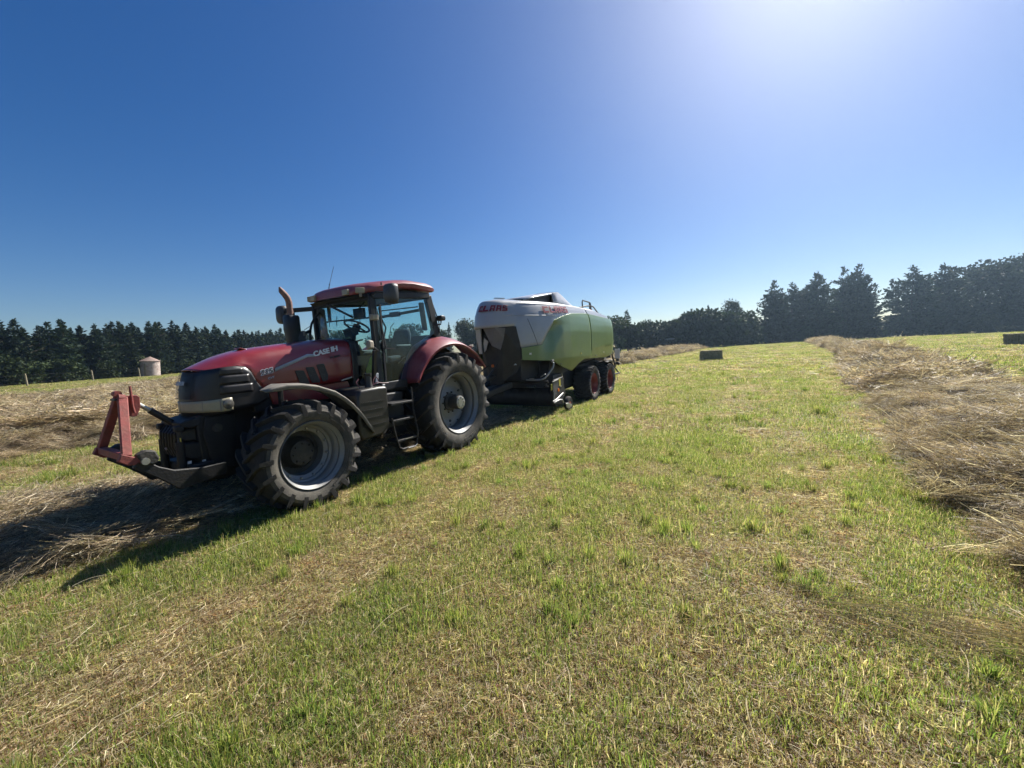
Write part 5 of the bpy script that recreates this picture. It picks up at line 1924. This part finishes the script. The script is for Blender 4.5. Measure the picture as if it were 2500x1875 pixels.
def trunk_mesh(H, r0, seed, limbs=5, spread=.5):
    rng = np.random.default_rng(seed)
    mb = MB()
    pts = [(rng.normal(0, .03) * H * .1, rng.normal(0, .03) * H * .1, H * t - (.3 if t == 0 else 0)) for t in (0, .2, .45, .7, .95)]
    mb.tube(pts, [r0 * 1.25, r0, r0 * .75, r0 * .45, r0 * .1], 7)
    for i in range(limbs):
        t = rng.uniform(.2, .75); a = rng.uniform(0, 6.283); l = H * spread * rng.uniform(.25, .5)
        p = Vector((0, 0, H * t))
        mb.tube([p, p + Vector((math.cos(a) * l * .5, math.sin(a) * l * .5, l * .25)), p + Vector((math.cos(a) * l, math.sin(a) * l, l * .55))], [r0 * .4, r0 * .25, r0 * .06], 5)
    me = bpy.data.meshes.new('trunk')
    me.from_pydata(mb.v, [], mb.f); me.shade_smooth()
    me.materials.append(M['bark'])
    return me


def tree_proto(data, H, r0, seed, **k):
    return flat_mesh('crown', *data, 'leaf'), trunk_mesh(H * .92, r0, seed, **k)


def plant_tree(name, proto, x, y, s, label, cat='tree', group=None, rz=None, sxy=None, lean=(0, 0), dz=0.):
    root = empty(name, (x, y, float(gz(x, y)) - .05 + dz), random.uniform(0, 6.28) if rz is None else rz)
    root.scale = ((sxy or s), (sxy or s), s)
    root.rotation_euler[0] = lean[0]; root.rotation_euler[1] = lean[1]
    c = bpy.data.objects.new('crown', proto[0]); COL.objects.link(c); c.parent = root
    t = bpy.data.objects.new('trunk', proto[1]); COL.objects.link(t); t.parent = root
    tag(root, label, cat, group)
    return root


PINE = ([0, .12, .35, .6, .78, .88, .95, 1], [.85, 1., .95, .78, .46, .24, .13, .04])
CYP = ([0, .1, .3, .55, .75, .9, 1], [.9, 1., .98, .80, .52, .25, .06])
pines = [tree_proto(conifer(100 + i, 9.0, 1.75, 270, 9, PINE, .02, .50, (.030, .046, .026), .52), 9.0, .16, 100 + i) for i in range(6)]
cyps = [tree_proto(conifer(200 + i, 14.0, 4.4, 560, 13, CYP, .02, .38, (.030, .042, .020), .80, leaders=3 + i % 2, spread=1.5), 14.0, .34, 200 + i) for i in range(4)]
rounds = [tree_proto(broadleaf(300 + i, 8.0, 3.6, 3600, (.045, .062, .022), .48, .05, 10), 8.0, .2, 300 + i) for i in range(3)]
gums = [tree_proto(broadleaf(320 + i, 10.0, 3.2, 2600, (.060, .072, .040), .42, .25, 11), 10.0, .2, 320 + i) for i in range(2)]
shrubs = [tree_proto(broadleaf(340 + i, 4.0, 2.5, 2600, (.042, .058, .022), .40, .02, 9), 4.0, .1, 340 + i) for i in range(3)]
spire = [tree_proto(conifer(360 + i, 8.0, 1.5, 190, 8, PINE, .06, .2, (.028, .040, .022), .50), 8.0, .13, 360 + i) for i in range(2)]

# left shelter belt: a double row along the fence
PL = 'tall dark pine in the dense shelter belt along the left fence'
k = 0
yy = 30.0
while yy < 104:
    x = -56.0 + (yy - 40) * .012 + random.uniform(-.5, .5)
    if yy > 66:
        x += (yy - 66) * .07
    s = random.uniform(.88, 1.06) * interp(yy, [30, 45, 62, 104], [.74, .80, .90, .97])
    plant_tree('pine_tree', pines[k % 6], x, yy, s, PL, group='pines of the left shelter belt', sxy=s * random.uniform(1.0, 1.25))
    if k % 2 == 0:
        s2 = s * random.uniform(.86, 1.0)
        plant_tree('pine_tree', pines[(k + 2) % 6], x - 3.2 + random.uniform(-.6, .6), yy + 1.0, s2, PL, group='pines of the left shelter belt', sxy=s2 * 1.35)
    k += 1
    yy += random.uniform(.80, 1.25)
# low growth under the belt
for i in range(26):
    yv = 31 + i * 2.6
    plant_tree('shrub', shrubs[i % 3], -55.0 + (max(0, yv - 66)) * .07 + random.uniform(-.4, .4), yv, random.uniform(.5, .85), 'low dark shrub at the foot of the left pines', 'shrub', 'shrubs under the left shelter belt')

# back of the field, behind tractor and baler
BK = [('round_tree', 0, -38, 88, .95, 'rounded grey-green tree seen through the front of the cab'), ('round_tree', 1, -31, 90, .75, 'lower rounded tree beside the one seen through the cab'),
      ('round_tree', 2, -22.5, 86, 1.02, 'round dark tree seen through the cab door glass'), ('round_tree', 0, -16, 90, .85, 'round tree behind the driver seat in the cab view'),
      ('round_tree', 1, -8, 84, .9, 'broad dark tree hidden mostly behind the rear mudguard')]
for nm, i, x, y, s, lb in BK:
    plant_tree(nm, rounds[i], x, y, s, lb)
plant_tree('spire_tree', spire[0], -13.6, 88, 1.02, 'slim pointed conifer between the tractor cab and the baler', sxy=.55)
plant_tree('gum_tree', gums[0], -9.6, 86, .88, 'airy dark gum tree just left of the baler hood')
plant_tree('gum_tree', gums[1], -5.2, 87, .92, 'airy gum tree peeping over the left edge of the baler hood')
HB = [(1, 3.0, 74, .80), (0, 9.0, 70, .85)]
for i, x, y, s in HB:
    plant_tree('round_tree', rounds[i], x, y, s, 'tree mostly hidden behind the baler at x %d' % x if False else ('dense tree hidden behind the baler hood' if i else 'dense tree hidden behind the baler rear panel'))
plant_tree('round_tree', rounds[2], 16.0, 62.5, .74, 'large rounded hedge tree against the rear of the baler', sxy=.9)
plant_tree('spire_tree', spire[1], 20.0, 66, .86, 'small pointed conifer right of the baler above the hedge', sxy=.95)
dead = empty('dead_tree', (18.6, 66, float(gz(18.6, 66))), 0)
mb = MB().tube([(0, 0, 0), (.05, 0, 3.5), (0, .05, 6.3)], [.12, .08, .02], 6)
for i in range(9):
    z = 3.6 + i * .28; a = i * 2.4
    mb.tube([(0, 0, z), (math.cos(a) * .8, math.sin(a) * .8, z + .25)], [.03, .008], 4)
mb.build('trunk', 'deadwood', dead)
tag(dead, 'bare grey dead tree beside the small pointed conifer', 'tree')
LABS = ['leftmost green hedge shrub right of the baler', 'rounded hedge shrub left of the small shed', 'rounded hedge shrub just behind the small shed', 'bushy hedge shrub right of the small shed', 'tall hedge bush with ragged top above the far bale',
        'ragged bush with a thin pointed leader behind the far bale', 'bush with a broken top right of the far bale', 'pale bushy shrub at the end of the low hedge', 'grey-green bush against the tall conifer group']
HS = [(0, 19.5, 64, 1.12), (1, 22.8, 66, 1.18), (2, 26.2, 67.5, 1.22), (0, 29.2, 67.6, 1.25), (1, 31.2, 67.2, 1.52), (2, 34.0, 68.2, 1.62), (0, 36.6, 68.6, 1.5), (1, 39.8, 69, 1.48), (2, 43.6, 71, 1.5)]
for (i, x, y, s), lb in zip(HS, LABS):
    plant_tree('hedge_shrub', shrubs[i], x, y, s, lb, 'shrub', 'low hedge at the back of the field')
plant_tree('spire_tree', spire[0], 35.6, 69.5, .92, 'thin spiky tree standing out of the low hedge', sxy=.6)
plant_tree('spire_tree', spire[1], 32.6, 69.5, .86, 'second spiky tree in the hedge, left of the thin one', sxy=.8)
plant_tree('poplar_tree', gums[0], 41.2, 72, .86, 'upright feathery tree at the right end of the low hedge', sxy=.62)
# the tall dark conifers at the right
CY = [(0, 51.2, 75.2, .86, .80, 'leftmost tall dark conifer of the right-hand group'), (1, 55.6, 76.5, .83, .80, 'lower conifer second from left in the right-hand group'), (2, 60.2, 76.0, .96, .86, 'tall conifer third from left in the right-hand group'),
      (3, 66.0, 77.0, 1.02, .86, 'pointed conifer fourth from left in the right-hand group'), (0, 69.8, 77.8, 1.05, .86, 'tallest pointed conifer just left of the bright gap'),
      (1, 82.8, 80.0, 1.02, .98, 'dark conifer just right of the bright gap'), (2, 89.8, 80.5, 1.04, .98, 'second dark conifer right of the bright gap')]
for i, x, y, s, sx, lb in CY:
    plant_tree('conifer_tree', cyps[i], x, y, s, lb, sxy=sx, dz=-.3)
plant_tree('gum_tree', gums[1], 81, 92, 1.18, 'pale distant gum tree showing in the gap between conifers')
plant_tree('gum_tree', gums[0], 86, 97, 1.15, 'second pale gum tree behind the bright gap')
big = [tree_proto(broadleaf(400 + i, 16.0, 6.6, 6500, (.034, .046, .024), .75, .04, 15), 16.0, .4, 400 + i) for i in range(2)]
plant_tree('broad_tree', big[0], 99.5, 82, .93, 'huge broad dark tree at the right edge, left crown')
plant_tree('broad_tree', big[1], 108.5, 82, .98, 'huge broad dark tree at the right edge, right crown')
plant_tree('broad_tree', big[0], 119, 82, .95, 'huge broad dark tree beyond the right edge')
FW = [(24, 84, .8, 'far rounded tree behind the left part of the low hedge'), (30.5, 85, .78, 'far rounded tree behind the small shed'), (37, 86, .8, 'far rounded tree behind the middle of the low hedge'), (43.5, 87, .82, 'far rounded tree behind the right end of the low hedge'), (50, 88, .9, 'far rounded tree behind the leftmost tall conifer')]
for i, (x, y, s, lb) in enumerate(FW):
    plant_tree('round_tree', rounds[i % 3], x, y, s, lb)
for i, (x, y, s, lb) in enumerate([(105, 92, 1.4, 'far shrub behind the left trunk of the broad right tree'), (113, 94, 1.4, 'far shrub behind the middle of the broad right tree'), (121, 95, 1.5, 'far shrub behind the right of the broad right tree'), (98, 90, 1.4, 'far shrub behind the conifer beside the broad tree'), (100, 79.5, 1.25, 'dark shrub under the middle of the broad right tree'), (106, 79, 1.3, 'dark shrub under the right side of the broad right tree'), (112, 79, 1.3, 'dark shrub at the right edge under the broad tree'), (93, 84, 1.2, 'dark shrub filling the gap left of the broad right tree'), (33.2, 70.5, 1.1, 'dark bush filling the hedge above the far bale'), (37.8, 71, 1.1, 'dark bush in the hedge right of the far bale'), (86.5, 83.5, 1.2, 'dark shrub between the two conifers right of the gap'), (72.5, 77, .95, 'dark shrub low in the left part of the conifer gap'), (77, 78.5, .85, 'dark shrub low in the middle of the conifer gap'), (56, 73.6, .7, 'low bush at the foot of the leftmost tall conifers'), (96, 78, .9, 'low shrub under the broad tree at right'), (103, 78, .8, 'low shrub under the broad tree at the far right')]):
    plant_tree('shrub', shrubs[i % 3], x, y, s, lb, 'shrub')
# rank grass bank by the right fence
for i, (x, y) in enumerate([(88, 68.5), (91, 68.2), (94, 67.6), (97, 67.2)]):
    plant_tree('weed_clump', shrubs[i % 3], x, y, .30, 'low bank of rank weeds at the right field edge', 'weeds', 'weeds along the right field edge', sxy=.62)

# ================================================================ bales
def bale(x, y, rz, label):
    root = empty('hay_bale', (x, y, float(gz(x, y)) + .02), rz)
    bm = bmesh.new()
    bmesh.ops.create_cube(bm, size=1)
    bmesh.ops.subdivide_edges(bm, edges=bm.edges, cuts=9, use_grid_fill=True)
    for v in bm.verts:
        v.co.x *= 1.5; v.co.y *= .86; v.co.z *= .76
        v.co.z += .38
        n = N1(v.co.x * 5 + x, v.co.z * 5 + v.co.y * 3) - .5
        v.co += v.co.normalized() * float(n) * .09
    me = bpy.data.meshes.new('bale_body'); bm.to_mesh(me); bm.free()
    me.shade_smooth(); me.materials.append(M['balehay'])
    b = bpy.data.objects.new('bale_body', me); COL.objects.link(b); b.parent = root
    for k in range(5):
        yv = -.34 + k * .17
        MB().tube([(-.77, yv, .02), (-.77, yv, .77), (.77, yv, .77), (.77, yv, .02)], .009, 5).build('twine', 'twine', root)
    st = strands(np.random.default_rng(int(x)), 700, .6, .1, .3, .014, HAYP, HAYW, .1, .4)
    V = []
    rr = np.random.default_rng(3)
    for i in range(0, len(st[0]), 8):
        f = rr.integers(0, 3); a, b_ = rr.uniform(-1, 1, 2)
        o = np.array([a * .75, b_ * .43, .76]) if f == 0 else (np.array([a * .75, (.43 if b_ > 0 else -.43), rr.uniform(.02, .74)]) if f == 1 else np.array([(.75 if a > 0 else -.75), b_ * .43, rr.uniform(.02, .74)]))
        c0 = np.mean(st[0][i:i + 8], 0)
        for q in st[0][i:i + 8]:
            V.append(tuple((np.array(q) - c0) + o))
    me2 = flat_mesh('loose_hay', V, st[1], st[2], 'hay')
    h = bpy.data.objects.new('loose_hay', me2); COL.objects.link(h); h.parent = root; h['kind'] = 'stuff'
    tag(root, label, 'bale', 'square bales left in the field')
    return root


bale(16.75, 32.3, R(-8), 'dark square hay bale standing alone in mid field right of the baler')
bale(38.2, 29.0, R(8), 'dark square hay bale cut off by the right edge of the picture')

# ================================================================ water tank, fence, shed
tkx, tky = -52.0, 55.8
tank = empty('iron_tank', (tkx, tky, float(gz(tkx, tky)) + .02), 0)
tank.rotation_euler = (0, R(4.0), 0)
rows = []
for k in range(61):
    z = .12 + k * .035
    rad = 1.07 + .014 * math.sin(k * 2 * math.pi / 4.0)
    rows.append([(rad * math.cos(2 * math.pi * a / 40), rad * math.sin(2 * math.pi * a / 40), z) for a in range(40)])
MB().grid(rows, True).build('wall', 'galv', tank)
MB().lathe([(0, 0)], 3) if False else None
cone = MB()
rows = [[(r * math.cos(2 * math.pi * a / 40), r * math.sin(2 * math.pi * a / 40), z) for a in range(40)] for r, z in ((1.15, 2.20), (1.15, 2.24), (.6, 2.56), (.12, 2.80), (.10, 2.88), (.01, 2.89))]
cone.grid(rows, True)
cone.build('roof', 'rustroof', tank)
dp = MB()
for a in (-40, -36):
    dp.box((1.10 * math.cos(R(a - 40)), 1.10 * math.sin(R(a - 40)), 1.0), (.06, .06, 1.7))
dp.build('downpipe', 'wood', tank, split=True)
bs = MB()
for a in range(6):
    bs.box((.92 * math.cos(a * 1.05), .92 * math.sin(a * 1.05), .05), (.25, .25, .2))
bs.build('footing', 'wood', tank, split=True)
tag(tank, 'round rusty white iron tank with conical roof before the left pines', 'tank')

fence = empty('wire_fence', (-49.5, 44, float(gz(-49.5, 44))), 0)
fp_ = [(-47.6, 31.5), (-48.93, 39.02), (-50.35, 46.52), (-51.4, 53.5)]
fz = float(gz(-49.5, 44))
for (x, y) in fp_:
    zg = float(gz(x, y)) - fz
    MB().tube([(x + 49.5 + .05, y - 44, zg - .1), (x + 49.5 - .03, y - 44, zg + 1.32)], [.085, .075], 9).build('fence_post', 'wood', fence)
for h in (.4, .8, 1.15):
    MB().tube([(x + 49.5, y - 44 , float(gz(x, y)) - fz + h) for x, y in fp_], .0035, 4).build('wire', 'hub', fence)
tag(fence, 'wire fence on weathered wooden posts in front of the left pines', 'fence')
f2 = empty('post_fence', (95, 70, float(gz(95, 70))), 0)
for i in range(5):
    MB().tube([(-6 + i * 4.2, -i * .8 - 1.0, -.1), (-6 + i * 4.2, -i * .8 - 1.0, 1.15)], .13, 8).build('fence_post', 'wood', f2)
MB().tube([(-6, -1, .9), (10.8, -4.2, .9)], .012, 4).build('wire', 'steel', f2)
tag(f2, 'short dark fence posts in the rank grass at far right', 'fence')

shed = empty('field_shed', (26.4, 65.2, float(gz(26.4, 65.2))), R(-20))
sb = MB().box((-.95, 0, .8), (.08, 1.4, 1.6)).box((.95, 0, .8), (.08, 1.4, 1.6)).box((0, .68, .8), (1.9, .06, 1.6)).box((0, -.6, .25), (1.9, .06, .5))
sb.build('wall', 'shed', shed)
MB().box((0, 0, 1.68), (2.3, 1.7, .08), (R(-8), 0, 0)).build('roof', 'shedroof', shed)
tag(shed, 'small dark open shed with pale roof in front of the far hedge', 'shed')

# ================================================================ air volume added to imitate veiling lens glare
glare_m = bpy.data.materials.new('glare_air')
glare_m.use_nodes = True
ht = glare_m.node_tree
ht.nodes.remove(ht.nodes['Principled BSDF'])
pv = ht.nodes.new('ShaderNodeVolumePrincipled')
pv.inputs['Color'].default_value = (.55, .77, 1, 1)
pv.inputs['Density'].default_value = GLARE_DENSITY
pv.inputs['Anisotropy'].default_value = .70
ht.links.new(pv.outputs[0], ht.nodes['Material Output'].inputs['Volume'])
hb_ = MB().box((20, 60, 9.5), (330, 240, 23))
glare_o = hb_.build('glare', glare_m, None, smooth=False)
tag(glare_o, 'thin added air volume imitating lens haze hanging over the whole field', 'glare', kind='stuff')
